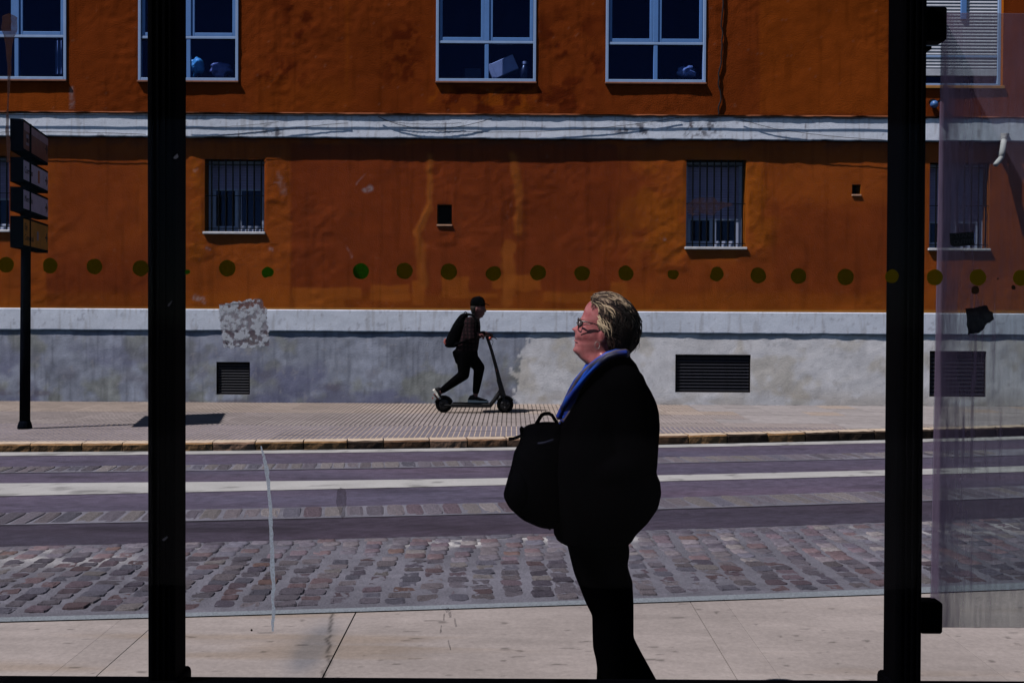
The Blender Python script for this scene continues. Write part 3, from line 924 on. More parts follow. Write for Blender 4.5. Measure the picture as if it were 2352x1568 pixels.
plaster("cornice", XL, XR, Z_CORN_B, Z_CORN_T, WALL_Y - 0.085, cornice_col, lowd, [], M_white, 0.12, step=0.022, wob_bottom=0.012)
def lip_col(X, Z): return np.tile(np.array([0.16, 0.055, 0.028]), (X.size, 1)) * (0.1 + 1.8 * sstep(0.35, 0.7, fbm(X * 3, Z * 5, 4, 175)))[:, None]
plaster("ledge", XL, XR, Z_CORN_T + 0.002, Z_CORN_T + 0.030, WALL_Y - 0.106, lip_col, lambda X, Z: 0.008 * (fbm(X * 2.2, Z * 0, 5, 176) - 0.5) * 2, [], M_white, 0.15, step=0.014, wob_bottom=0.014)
plaster("white_band", XL, XR, Z_BAND_B, Z_BAND_T, WALL_Y - 0.020, white_col, lowd, [], M_white, 0.03, step=0.024, wob_bottom=0.008)

VENTW = [(497, 831, 574, 906), (1551, 814, 1724, 901), (2135, 806, 2265, 911)]
VENTR = [wrect(*v) for v in VENTW]
def plinth_col(X, Z):
    px, py = proj(X, WALL_Y, Z)
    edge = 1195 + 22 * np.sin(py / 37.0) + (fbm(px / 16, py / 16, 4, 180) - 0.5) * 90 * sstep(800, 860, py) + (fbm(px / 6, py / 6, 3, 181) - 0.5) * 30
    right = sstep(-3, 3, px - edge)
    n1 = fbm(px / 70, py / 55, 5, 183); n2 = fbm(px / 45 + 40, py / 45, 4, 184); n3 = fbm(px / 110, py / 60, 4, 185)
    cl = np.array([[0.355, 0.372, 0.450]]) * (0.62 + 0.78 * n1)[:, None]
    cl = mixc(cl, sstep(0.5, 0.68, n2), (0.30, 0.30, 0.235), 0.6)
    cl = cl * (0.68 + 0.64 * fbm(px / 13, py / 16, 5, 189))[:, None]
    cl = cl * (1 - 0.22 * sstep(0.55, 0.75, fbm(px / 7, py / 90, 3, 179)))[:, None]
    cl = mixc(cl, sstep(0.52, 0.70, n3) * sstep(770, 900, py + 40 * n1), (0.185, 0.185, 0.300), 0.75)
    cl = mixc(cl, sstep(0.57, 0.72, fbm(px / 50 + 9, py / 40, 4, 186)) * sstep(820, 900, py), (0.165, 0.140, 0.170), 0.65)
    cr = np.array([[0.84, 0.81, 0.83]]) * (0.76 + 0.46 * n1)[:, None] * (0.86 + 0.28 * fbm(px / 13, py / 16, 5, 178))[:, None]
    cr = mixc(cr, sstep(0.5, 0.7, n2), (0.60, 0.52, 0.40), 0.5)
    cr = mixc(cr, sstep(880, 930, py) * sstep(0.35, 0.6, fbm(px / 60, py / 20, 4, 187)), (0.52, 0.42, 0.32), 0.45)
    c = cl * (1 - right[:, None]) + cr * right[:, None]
    pale = sstep(0.7, 0.78, fbm(px / 8, py / 10, 3, 188)) * 0.35
    c = mixc(c, pale, (0.45, 0.42, 0.42))
    foot = sstep(6, 0, 931 + (px - 1176) * 0.0055 - py) * sstep(0.48, 0.62, fbm(px / 24, py / 6, 3, 190))
    c = mixc(c, foot, (0.05, 0.035, 0.04), 0.8)
    under = sstep(14, 2, py - 765 - (px - 1176) * 0.0055) * sstep(0.35, 0.55, fbm(px / 40, py / 9, 3, 191))
    return mixc(c, under, (0.12, 0.10, 0.14), 0.45)
pd = lambda X, Z: 0.014 * (fbm(X * 1.0, Z * 1.3, 4, 195) - 0.5) + 0.008 * (fbm(X * 6, Z * 6, 4, 196) - 0.5)
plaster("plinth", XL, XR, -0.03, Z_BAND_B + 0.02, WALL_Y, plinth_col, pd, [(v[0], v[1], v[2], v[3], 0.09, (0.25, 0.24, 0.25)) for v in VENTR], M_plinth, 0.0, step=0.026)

# the rest of the block, behind the facade: side walls, roof and the dark rooms
M_side = mat("side_plaster", (0.40, 0.12, 0.03), 0.9, 0.1, nscale=3, namt=0.2)
M_room = mat("dark_room", (0.008, 0.012, 0.030), 0.95, 0.05, nscale=3, namt=0.3)  # gloom of the unlit rooms put into the wall colour
mb = MB()
mb.box(XL, XL + 0.25, WALL_Y + 0.02, WALL_Y + 9, -0.1, Z_TOP).box(XR - 0.25, XR, WALL_Y + 0.02, WALL_Y + 9, -0.1, Z_TOP).box(XL + 0.25, XR - 0.25, WALL_Y + 8.8, WALL_Y + 9, -0.1, Z_TOP)
mb.build("side_wall", M_side, BLD)
mb = MB(); mb.box(XL - 0.2, XR + 0.2, WALL_Y - 0.25, WALL_Y + 9.2, Z_TOP, Z_TOP + 0.25)
mb.build("roof", mat("roof_slab", (0.3, 0.28, 0.26), 0.9, 0.1), BLD)
mb = MB(); mb.box(XL + 0.25, XR - 0.25, WALL_Y + 1.2, WALL_Y + 1.25, -0.1, Z_TOP - 0.02).box(XL + 0.25, XR - 0.25, WALL_Y + 0.02, WALL_Y + 1.2, 4.36, 4.46)
mb.build("inner_wall", M_room, BLD)

# ---------------------------------------------------------------- upper windows
M_frame_shade = mat("sky_shaded_aluminium", (0.12, 0.27, 0.62), 0.45, 0.4, nscale=6, namt=0.06)  # white frames, their blue sky shade put into the colour
M_frame_tint = mat("sky_tinted_aluminium", (0.32, 0.46, 0.74), 0.45, 0.4, nscale=6, namt=0.06)  # white outer frame with a weaker skylight tint in its colour
M_pane = mat_glass("window_glass", tint=(0.72, 0.80, 0.95), refl=0.02, gloss=(0.3, 0.45, 1.0))
M_sill = mat("white_sill", (0.66, 0.64, 0.66), 0.6, 0.3, nscale=12, namt=0.12)
M_sillu = mat("brown_sill", (0.30, 0.12, 0.07), 0.8, 0.2, nscale=12, namt=0.2)

def upper_window(r, mullion_px, rail_px, low_split=True, sash_open=False):
    x0, x1, z0, z1 = r
    yo = WALL_Y - 0.018                       # outer face of the frame, proud of the plaster
    mb = MB(); t = 0.045
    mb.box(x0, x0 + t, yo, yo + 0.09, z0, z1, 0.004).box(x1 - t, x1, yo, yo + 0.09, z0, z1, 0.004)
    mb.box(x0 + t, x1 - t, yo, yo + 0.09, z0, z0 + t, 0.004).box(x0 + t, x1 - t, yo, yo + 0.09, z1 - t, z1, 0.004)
    win = mb.build("window", M_frame_tint, BLD)
    zr0, zr1 = wz(rail_px + 6), wz(rail_px - 6)
    xm = wx(mullion_px, 130)
    mb = MB()
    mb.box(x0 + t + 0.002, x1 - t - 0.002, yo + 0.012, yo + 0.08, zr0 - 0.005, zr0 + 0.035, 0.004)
    mb.build("rail", M_frame_tint, win)
    MB().box(xm - 0.032, xm + 0.032, yo + 0.016, yo + 0.08, z0 + t + 0.002, zr0 - 0.007, 0.004).build("mullion", M_frame_shade, win)
    MB().box(xm - 0.040, xm + 0.040, yo + 0.014, yo + 0.08, zr0 + 0.037, z1 - t - 0.002, 0.004).build("mullion", M_frame_shade, win)
    # two opening sashes above the rail
    for a, b in ((x0 + t + 0.004, xm - 0.042), (xm + 0.042, x1 - t - 0.004)):
        s = 0.052; zb, zt = zr0 + 0.039, z1 - t - 0.004
        mb = MB()
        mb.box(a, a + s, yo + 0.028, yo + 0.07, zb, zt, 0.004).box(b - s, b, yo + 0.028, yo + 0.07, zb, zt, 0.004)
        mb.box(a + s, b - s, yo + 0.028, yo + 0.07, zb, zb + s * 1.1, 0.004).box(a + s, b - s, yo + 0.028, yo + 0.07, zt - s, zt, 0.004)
        mb.build("sash", M_frame_shade, win)
        MB().box(a + s, b - s, yo + 0.046, yo + 0.052, zb + s * 1.1, zt - s).build("pane", M_pane, win)
    for a, b in ((x0 + t, xm - 0.032), (xm + 0.032, x1 - t)):
        MB().box(a, b, yo + 0.046, yo + 0.052, z0 + t, zr0 - 0.005).build("pane", M_pane, win)
    MB().box(x0 - 0.01, x1 + 0.01, WALL_Y - 0.045, WALL_Y + 0.08, z0 - 0.030, z0 - 0.002, 0.004).build("sill", M_sillu, win)
    return win
upper_window(UPR[0], 38, 86)
upper_window(UPR[1], 433, 87)
upper_window(UPR[2], 1118, 94)
upper_window(UPR[3], 1506, 95)

# shuttered window at the end of the facade
M_slat = mat("shutter_slat", (0.58, 0.60, 0.68), 0.55, 0.3, rand=0.05, nscale=9, namt=0.10)
def slat_mesh(w, h, d=0.012):
    mb = MB(); n = 5; rings = []
    prof = [(0.0, -h / 2), (-d * 0.8, -h * 0.30), (-d, 0.05 * h), (-d * 0.6, h * 0.36), (0.0, h * 0.47)]
    for x in (-w / 2, w / 2): rings.append([(x, py, pz) for py, pz in prof])
    v = [p for r in rings for p in r]; f = [(j, j + n, j + n + 1, j + 1) for j in range(n - 1)]
    me = bpy.data.meshes.new("slat"); me.from_pydata(v, [], f); me.materials.append(M_slat)
    me.polygons.foreach_set("use_smooth", np.ones(len(me.polygons), dtype=bool))
    return me
def shutter_window(r):
    x0, x1, z0, z1 = r
    y = WALL_Y + 0.10; t = 0.05
    mb = MB()
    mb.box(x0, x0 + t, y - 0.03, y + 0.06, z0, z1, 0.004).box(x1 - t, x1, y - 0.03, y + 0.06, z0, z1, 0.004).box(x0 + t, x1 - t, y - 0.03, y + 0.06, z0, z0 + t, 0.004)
    win = mb.build("window", M_frame_tint, BLD)
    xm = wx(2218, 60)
    MB().box(xm - 0.045, xm + 0.045, y - 0.035, y + 0.02, wz(36), z1, 0.004).build("mullion", M_frame_shade, win)
    zs = wz(150); hh = 0.052; me = slat_mesh(x1 - x0 - 2 * t - 0.01, hh); z = zs + hh / 2
    while z < z1:
        inst("slat", me, win, ((x0 + x1) / 2, y + 0.002, z)); z += hh
    MB().box(x0 + t, x1 - t, y - 0.016, y + 0.02, wz(124), wz(119), 0.003).build("rail", M_frame_tint, win)
    MB().box(x0 + t, x1 - t, y - 0.012, y + 0.015, wz(166), zs - 0.002, 0.004).build("bottom_bar", M_slat, win)
    MB().box(x0 + t, x1 - t, y + 0.03, y + 0.036, z0 + t, zs).build("pane", M_pane, win)
    MB().box(x0 - 0.01, x1 + 0.02, WALL_Y - 0.035, WALL_Y + 0.07, z0 - 0.05, z0 - 0.002, 0.004).build("sill", mat("ochre_sill", (0.48, 0.22, 0.06), 0.8, 0.2, nscale=10, namt=0.2), win)
shutter_window(UPR[4])

# ---------------------------------------------------------------- barred windows
M_iron = mat("black_iron", (0.003, 0.003, 0.004), 0.7, 0.05)
M_upvc = mat("window_white", (0.46, 0.52, 0.74), 0.5, 0.4, nscale=9, namt=0.08)
M_slat2 = mat("blind_slat", (0.40, 0.36, 0.60), 0.6, 0.3, rand=0.04, nscale=9, namt=0.10)
def barred_window(r, blind_px, nbar, seed):
    x0, x1, z0, z1 = r
    cx = (x0 + x1) / 2
    y = WALL_Y + 0.215; t = 0.06
    mb = MB()
    mb.box(x0, x0 + t, y, y + 0.06, z0, z1, 0.004).box(x1 - t, x1, y, y + 0.06, z0, z1, 0.004)
    mb.box(x0 + t, x1 - t, y, y + 0.06, z0, z0 + t, 0.004).box(x0 + t, x1 - t, y, y + 0.06, z1 - t, z1, 0.004)
    win = mb.build("window", M_upvc, BLD)
    zb = wz(blind_px)
    for a, b in ((x0 + t + 0.003, cx - 0.004), (cx + 0.004, x1 - t - 0.003)):
        s = 0.05; zt = zb - 0.002; z00 = z0 + t + 0.003
        mb = MB()
        mb.box(a, a + s, y + 0.012, y + 0.05, z00, zt, 0.004).box(b - s, b, y + 0.012, y + 0.05, z00, zt, 0.004).box(a + s, b - s, y + 0.012, y + 0.05, z00, z00 + s, 0.004)
        mb.build("sash", M_upvc, win)
        MB().box(a + s, b - s, y + 0.03, y + 0.036, z00 + s, zt).build("pane", M_pane, win)
    hh = 0.042; me = slat_mesh(x1 - x0 - 2 * t, hh, 0.009); me.materials.clear(); me.materials.append(M_slat2)
    z = zb + 0.03 + hh / 2
    while z < z1 - t:
        inst("slat", me, win, (cx, y + 0.022, z)); z += hh
    MB().box(x0 + t, x1 - t, y + 0.004, y + 0.03, zb, zb + 0.029, 0.004).build("bottom_bar", M_upvc, win)
    yb = WALL_Y + 0.015
    bar = MB(); bar.tube([(0, 0, z0 + 0.005), (0, 0, z1 - 0.002)], 0.0125, 8, round_ends=False)
    bm = bpy.data.meshes.new("bar"); bm.from_pydata([tuple(map(float, v)) for v in bar.v], [], bar.f); bm.materials.append(M_iron)
    for k in range(nbar):
        xx = x0 + (x1 - x0) * (k + 0.5 + (0.45 if nbar == 8 else 0)) / (nbar + (0.4 if nbar == 8 else 0))
        if xx < x1 - 0.01: inst("bar", bm, win, (xx, yb, 0))
    for zc in ((z0 + 0.06, (z0 + z1) / 2 + 0.0, z1 - 0.08) if nbar < 9 else (z0 + 0.06, z1 - 0.1)):
        MB().box(x0 + 0.002, x1 - 0.002, yb - 0.004, yb + 0.010, zc - 0.006, zc + 0.006).build("crossbar", M_iron, win)
    MB().box(x0 - 0.02, x1 + 0.02, WALL_Y - 0.040, WALL_Y + 0.275, z0 - 0.034, z0 + 0.004, 0.005).build("sill", M_sill, win)
barred_window(BARR[0], 463, 8, 1)
barred_window(BARR[1], 438, 8, 2)
barred_window(BARR[2], 501, 8, 3)
barred_window(BARR[3], 505, 8, 4)

# small square openings
M_black = mat("plain_black", (0.008, 0.006, 0.006), 0.95, 0.05)  # plain black, also closes the back of openings and grilles
for r in SMALL:
    x0, x1, z0, z1 = r
    vent = MB().box(x0, x1, WALL_Y + 0.21, WALL_Y + 0.22, z0, z1).build("wall_opening", M_black, BLD)
    MB().box(x0 - 0.006, x1 + 0.006, WALL_Y - 0.024, WALL_Y + 0.03, z0 - 0.026, z0 + 0.002, 0.004).build("sill", mat("pink_sill", (0.50, 0.27, 0.17), 0.8, 0.2, nscale=20, namt=0.2), vent)

# louvred vents of the basement
M_lou = mat("black_louvre", (0.016, 0.016, 0.024), 0.5, 0.4, rand=0.2, nscale=10, namt=0.3)
for k, r in enumerate(VENTR):
    x0, x1, z0, z1 = r
    y = WALL_Y + 0.03
    mb = MB(); t = 0.022
    mb.box(x0, x0 + t, y, y + 0.04, z0, z1).box(x1 - t, x1, y, y + 0.04, z0, z1).box(x0 + t, x1 - t, y, y + 0.04, z0, z0 + t).box(x0 + t, x1 - t, y, y + 0.04, z1 - t, z1)
    mb.box(x0 + t, x1 - t, y + 0.055, y + 0.058, z0 + t, z1 - t)
    g = mb.build("vent_grille", M_black, BLD)
    n = 11; h = (z1 - z0 - 2 * t) / n
    me = bpy.data.meshes.new("louvre")
    w = x1 - x0 - 2 * t - 0.002; th = 0.010
    yy = 0.034
    prof = [(-0.012, -h * 0.42), (-0.012, -h * 0.42 + th), (yy - 0.012, h * 0.42), (yy - 0.012, h * 0.42 - th)]
    v = [(sx * w / 2, p[0], p[1]) for sx in (-1, 1) for p in prof]
    me.from_pydata(v, [], [(0, 1, 5, 4), (1, 2, 6, 5), (2, 3, 7, 6), (3, 0, 4, 7), (0, 3, 2, 1), (4, 5, 6, 7)]); me.materials.append(M_lou)
    for i in range(n):
        inst("louvre", me, g, ((x0 + x1) / 2, y + 0.012, z0 + t + h * (i + 0.5)))

# ---------------------------------------------------------------- things on and behind the facade
M_cable = mat("black_cable", (0.012, 0.010, 0.012), 0.7, 0.2)
def cable(pts, r, label, out=0.13, group="cables strung along the white cornice", wob=0.0015):
    P = []
    n = 60
    px = np.array([p[0] for p in pts], float); py = np.array([p[1] for p in pts], float)
    tt = np.linspace(0, 1, len(pts)); q = np.linspace(0, 1, n)
    from_x = np.interp(q, tt, px)
    # smooth through the points
    cy = np.polyfit(tt, py, min(len(pts) - 1, 4)); fy = np.polyval(cy, q)
    for i in range(n):
        p = at_y(from_x[i], fy[i], WALL_Y - out)
        P.append((p[0], WALL_Y - out + wob * math.sin(i * 1.7) * 0.5, p[2] + wob * math.sin(i * 0.9 + 1)))
    o = MB().tube(P, r * 0.62, 6, round_ends=False).build("cable", M_cable, None, smooth=True)
    tag(o, label, "cable", group)
cable([(-60, 262), (300, 264), (700, 266), (1100, 265), (1500, 268), (2100, 272)], 0.010, "black cable lying along the top of the white cornice", out=0.133)
cable([(-60, 306), (100, 303), (335, 309)], 0.006, "thin cable sagging across the cornice beside the direction sign", out=0.110)
cable([(430, 318), (560, 306), (700, 292), (800, 283)], 0.006, "thin cable rising across the cornice beneath the plain wall between windows", out=0.113)
cable([(430, 294), (540, 290), (640, 280)], 0.005, "thin cable sagging just under the barely propped ledge by the post", out=0.113)
cable([(868, 268), (950, 293), (1040, 293), (1130, 272)], 0.007, "looped cable hanging lowest beside the middle of the cornice", out=0.118)
cable([(880, 276), (960, 285), (1060, 282)], 0.005, "short slack cable above the looped one on the cornice", out=0.116)
cable([(1000, 300), (1200, 303), (1400, 292), (1560, 270)], 0.006, "long cable sagging across the cornice below the two middle windows", out=0.113)
cable([(1700, 274), (1780, 296), (1900, 312), (2035, 322)], 0.006, "cable dropping across the cornice beside the dark shelter post", out=0.113)
def vcable(pts, r, label):
    P = [at_y(x, y, WALL_Y - 0.02) for x, y in pts]
    P2 = []
    for a, b in zip(P[:-1], P[1:]):
        for k in range(6): P2.append(a + (b - a) * k / 6 + np.array([0.012 * math.sin(k * 1.3 + a[2] * 4), 0, 0]))
    P2.append(P[-1])
    tag(MB().tube(P2, r, 6, round_ends=False).build("cable", M_cable, None, smooth=True), label, "cable", "cables strung along the white cornice")
vcable([(1662, -80), (1658, 60), (1660, 110), (1650, 180), (1655, 225), (1649, 268)], 0.012, "black cable running down the orange wall to the cornice")

# white overflow pipe elbow
M_pvc = mat("white_pipe", (0.62, 0.60, 0.60), 0.5, 0.4, nscale=9, namt=0.15)
pA = at_y(2308, 308, WALL_Y - 0.10); pB = at_y(2302, 350, WALL_Y - 0.12); pC = at_y(2300, 362, WALL_Y - 0.13); pD = at_y(2287, 378, WALL_Y - 0.30)
pipe = thing("drain_pipe", (pB[0], WALL_Y, pB[2]), "short white drain pipe with a bent spout under the cornice", "pipe")
MB().tube([pA, pB, pC], 0.045, 12, round_ends=False).build("pipe_shaft", M_pvc, pipe, smooth=True)
MB().tube([pC, (pC + pD) / 2, pD], 0.040, 12, round_ends=False).build("spout", M_pvc, pipe, smooth=True)
for dz in (0.0, 0.045, 0.09):
    q = pA + (pB - pA) * (0.02 + dz * 2)
    MB().tube([q + np.array([0, 0, 0.012]), q - np.array([0, 0, 0.012])], 0.062 - dz * 0.1, 14, round_ends=False).build("collar", M_pvc, pipe, smooth=False)
MB().box(pB[0] - 0.03, pB[0] + 0.03, WALL_Y - 0.10, WALL_Y + 0.01, pB[2] - 0.02, pB[2] + 0.02).build("bracket", M_iron, pipe)

# round blue lamp housing half hidden by the dusty panel
q = at_y(2146, 240, WALL_Y - 0.12)
lamp = thing("wall_lamp", (q[0], WALL_Y, q[2]), "small round blue fitting on a dark bracket beside the shuttered window", "wall lamp")
MB().ellipsoid(q, (0.062, 0.07, 0.062)).build("lamp_body", mat("blue_enamel", (0.04, 0.12, 0.32), 0.4, 0.5), lamp, smooth=True)
MB().tube([q + np.array([0.03, 0.0, 0.03]), q + np.array([0.16, 0.02, 0.09]), q + np.array([0.21, 0.06, 0.05]), q + np.array([0.21, 0.12, -0.02])], 0.02, 8).build("bracket", M_iron, lamp, smooth=True)
MB().ellipsoid(q + np.array([-0.0, 0.06, 0.05]), (0.06, 0.05, 0.05)).build("bracket_plate", M_iron, lamp, smooth=True)

# things standing on the inner sills behind the upper windows
def behind(px, py, d): return at_y(px, py, WALL_Y + d)
M_card = mat("pale_cardboard", (0.70, 0.66, 0.74), 0.8, 0.2, nscale=8, namt=0.1)
c = behind(1156, 157, 0.30)
mb = MB(); mb.box(-0.22, 0.22, -0.10, 0.10, -0.125, 0.125, 0.008); a = math.radians(24)
mb.xform(lambda p: np.array([p[0] * math.cos(a) - p[2] * math.sin(a) + c[0], p[1] + c[1], p[0] * math.sin(a) + p[2] * math.cos(a) + c[2]]))
bx = thing("storage_box", (c[0], c[1], UPR[2][2]), "pale box leaning at a slant behind the window pane", "box")
mb.build("carton", M_card, bx)
mb = MB(); mb.box(-0.23, -0.16, -0.104, 0.104, -0.129, 0.129, 0.004)
mb.xform(lambda p: np.array([p[0] * math.cos(a) - p[2] * math.sin(a) + c[0], p[1] + c[1], p[0] * math.sin(a) + p[2] * math.cos(a) + c[2]]))
mb.build("lid", M_card, bx)
def lathe(mb, c, prof, n=16):
    mb.loft([[(c[0] + r * math.cos(2 * math.pi * k / n), c[1] + r * math.sin(2 * math.pi * k / n), c[2] + z) for k in range(n)] for r, z in prof]); return mb
zb = UPR[2][2] + 0.01
c = behind(1205, 180, 0.26)
bt = thing("bottle", (c[0], c[1], zb), "dark bottle with a pale cap beside the slanted box", "bottle")
lathe(MB(), (c[0], c[1], zb), [(0.07, 0), (0.085, 0.02), (0.085, 0.22), (0.05, 0.30), (0.035, 0.33)]).build("bottle_body", mat("dark_plastic", (0.012, 0.014, 0.03), 0.3, 0.5), bt, smooth=True)
lathe(MB(), (c[0], c[1], zb), [(0.045, 0.332), (0.045, 0.375)]).build("cap", M_card, bt)
c = behind(1087, 160, 0.40)
mn = thing("monitor", (c[0], c[1], zb), "black box shaped appliance standing behind the pane beside the mullion", "appliance")
MB().box(c[0] - 0.17, c[0] + 0.17, c[1] - 0.1, c[1] + 0.1, zb, zb + 0.30, 0.015).build("housing", M_black, mn)
MB().box(c[0] - 0.13, c[0] + 0.13, c[1] - 0.104, c[1] - 0.098, zb + 0.05, zb + 0.27).build("screen", mat("black_screen", (0.006, 0.006, 0.01), 0.2, 0.5), mn)
def bag_thing(px, py, d, rx, rz, color, label, seed, metal=0.0):
    c = behind(px, py, d)
    def fn(p):
        q = p - c
        k = 1 + 0.28 * (float(vnoise(q[0] * 22 + 5, q[2] * 22, seed)) - 0.5) * 2
        return c + q * np.array([k, k, k])
    o = MB().ellipsoid(c, (rx, 0.10, rz), 26, 18, fn=fn).build("plastic_bag", mat("bag_%d" % seed, color, 0.3, 0.6, metal), None, origin=(c[0], c[1], c[2] - rz))
    tag(o, label, "bag", "bags standing on the inner window sills")
bag_thing(452, 155, 0.25, 0.11, 0.15, (0.18, 0.62, 0.90), "shiny light blue plastic bag behind the window beside the post", 3)
bag_thing(508, 162, 0.30, 0.17, 0.12, (0.24, 0.24, 0.42), "dull violet bundle next to the light blue bag behind glass", 4)
bag_thing(1578, 166, 0.25, 0.16, 0.10, (0.32, 0.38, 0.58), "pale crumpled bag low behind the window pane near the cable", 5)
# folded curtain edge
MB_c = MB(); c0 = behind(140, 150, 0.12)
pts = []
for side in (0.0, 0.004):
    pass
rings = []
for k in range(13):
    x = c0[0] - 0.09 + 0.015 * k
    yy = c0[1] + 0.018 * math.sin(k * 1.6)
    rings.append([(x, yy, UPR[0][2] + 0.12), (x + 0.002, yy, UPR[0][2] + 0.66), (x + 0.002, yy + 0.006, UPR[0][2] + 0.66), (x, yy + 0.006, UPR[0][2] + 0.12)])
tag(MB_c.loft(rings).build("curtain", mat("grey_curtain", (0.32, 0.36, 0.50), 0.9, 0.1), None), "narrow grey curtain hanging behind the window above the direction sign", "curtain")

# ================================================================== BUS SHELTER
GY = 2.98                                   # the plane of the glass
SHEL = thing("bus_shelter", (0.6, 3.09, 0), "black framed bus shelter with dotted glass panes and a dusty end panel", "bus shelter")
M_post = mat("black_paint", (0.0007, 0.0007, 0.0012), 0.7, 0.01, nscale=30, namt=0.3, bump=0.1, bscale=60)
PY0, PY1 = 3.03, 3.15
def post(px0, px1, lean_px):
    """fluted square post; px at the top and bottom of the picture"""
    (ta, tb), (ba, bb) = (px0, px1)
    zt, zb = 2.68, 0.0
    pt0, pt1 = at_y(ta, 0, PY0), at_y(tb, 0, PY0); pb0, pb1 = at_y(ba, 1540, PY0), at_y(bb, 1540, PY0)
    # the side seen past the front face belongs to the back of the post
    if ta < W / 2: pt1, pb1 = at_y(tb, 0, PY1), at_y(bb, 1540, PY1)
    else: pt0, pb0 = at_y(ta, 0, PY1), at_y(ba, 1540, PY1)
    def X(p, q, z): return p[0] + (q[0] - p[0]) * (z - p[2]) / (q[2] - p[2])
    rings = []
    for z in (zb, 0.2, 0.5, 1.0, 1.5, 2.0, zt):
        x0, x1 = X(pb0, pt0, z), X(pb1, pt1, z); w = x1 - x0; g = 0.006
        prof = [(0.0, 0.012), (0.004, 0.003), (0.012, 0.0)]
        for c in (0.27, 0.5, 0.73):
            prof += [(c * w - 0.006, 0.0), (c * w - 0.004, g), (c * w + 0.004, g), (c * w + 0.006, 0.0)]
        prof += [(w - 0.012, 0.0), (w - 0.004, 0.003), (w, 0.012), (w, 0.108), (w - 0.008, 0.118), (0.008, 0.118), (0.0, 0.108)]
        rings.append([(x0 + px, PY0 + py, z) for px, py in prof])
    o = MB().loft(rings).build("post", M_post, SHEL)
    # collar where it meets the rail
    x0, x1 = X(pb0, pt0, 0.44), X(pb1, pt1, 0.44)
    mb = MB(); zc = float(at_y(384, 1554, PY0 + 0.07)[2]) - 0.003
    mb.loft([[(x0 - e, PY0 - 0.012 - e * 0, zc + h), (x1 + e, PY0 - 0.012, zc + h), (x1 + e, PY1 + 0.01, zc + h), (x0 - e, PY1 + 0.01, zc + h)] for e, h in ((0.011, -0.06), (0.011, 0.002), (0.008, 0.012), (0.001, 0.017))])
    mb.build("collar", M_post, o)
    return (x0 + x1) / 2
c1 = post((335.5, 430.0), (337.5, 429.0), 0)
c2 = post((2038.0, 2132.5), (2025.5, 2118.5), 0)
mb = MB()
zl, zr = float(at_y(0, 1553, PY0)[2]), float(at_y(2352, 1559, PY0)[2])
zrail = float(at_y(1176, 1556, PY0 + 0.07)[2])
mb.box(-3.4, 3.9, PY0 - 0.006, PY0 + 0.07, zrail - 0.09, zrail, 0.004)
mb.build("bottom_rail", M_post, SHEL)
mb = MB(); mb.box(-3.6, 4.1, -0.2, 2.16, 2.69, 2.80, 0.02)  # out-of-view roof, depth cut short so sun reaches the glass
for xx in (-3.34, c1, c2, 3.86): MB().box(xx - 0.03, xx + 0.03, 2.1, PY1, 2.60, 2.688, 0.005).build("roof_arm", M_post, SHEL)
mb.build("roof", mat("roof_grey", (0.05, 0.05, 0.055), 0.6, 0.2), SHEL)
for xx in (-3.4, 3.8):
    MB().box(xx, xx + 0.12, PY0, PY1, 0, 2.685, 0.008).build("post", M_post, SHEL)
    MB().box(xx, xx + 0.12, -0.1, 0.02, 0, 2.685, 0.008).build("post", M_post, SHEL)

M_clear = mat_glass("clear_glass", tint=(0.985, 0.985, 0.99), refl=0.0025)
panes = []
zt = 2.66; zb = zrail - 0.02
for a, b in ((-3.3, c1 - 0.003), (c1 + 0.003, c2 - 0.003), (c2 + 0.003, 3.8)):
    panes.append(MB().box(a, b, GY - 0.004, GY + 0.004, zb, zt).build("glass_pane", M_clear, SHEL))
panes[0]["label"] = "shelter pane behind the direction sign, with four green dots"
panes[1]["label"] = "wide middle shelter pane with a row of green dots and a white scratch"
panes[2]["label"] = "end shelter pane in front of the dusty panel, with yellow dots"
def pane_at(x): return panes[0] if x < c1 else (panes[1] if x < c2 else panes[2])

YF = GY - 0.0055                           # front skin of the glass
M_dot = [mat_film("dot_olive", (0.115, 0.098, 0.005), 0.70, transl=0.75, tint=(0.75, 0.72, 0.25)),
         mat_film("dot_green", (0.030, 0.165, 0.008), 0.70, transl=0.75, tint=(0.5, 0.75, 0.3)),
         mat_film("dot_yellow", (0.165, 0.128, 0.005), 0.76, transl=0.7, tint=(0.8, 0.72, 0.2))]
DOTS = [(14, 608, 18, 0, 0), (114, 610, 18, 0, .15), (217, 612, 18, 0, .05), (323, 616, 18.5, 0, .05), (431, 625, 6, 1, .3), (522, 616, 19, 0, 0), (615, 627, 14, 1, .35), (829, 623, 18.5, 1, .03),
        (929, 622, 19, 0, .05), (1031, 624, 19, 0, .03), (1133, 627, 18, 0, .18), (1236, 627, 18.5, 0, .1), (1337, 627, 18, 0, .12), (1438, 627, 18, 0, .12), (1546, 629, 13, 0, .3), (1645, 629, 17, 0, .22),
        (1742, 632, 18.5, 0, .1), (1834, 634, 18, 0, .04), (1942, 636, 19, 0, .05), (2048, 634, 16, 2, .12), (2147, 637, 18.5, 2, .04), (2246, 637, 19, 2, .06), (2345, 638, 18.5, 2, .04)]
def flat_shape(pts, y0, th=0.0008):
    mb = MB(); n = len(pts)
    f = [(x, y0 - th, z) for x, z in pts]; b = [(x, y0, z) for x, z in pts]
    mb.add(f + b, [tuple(reversed(range(n))), tuple(range(n, 2 * n))] + [(i, (i + 1) % n, n + (i + 1) % n, n + i) for i in range(n)])
    return mb
rg = random.Random(14)
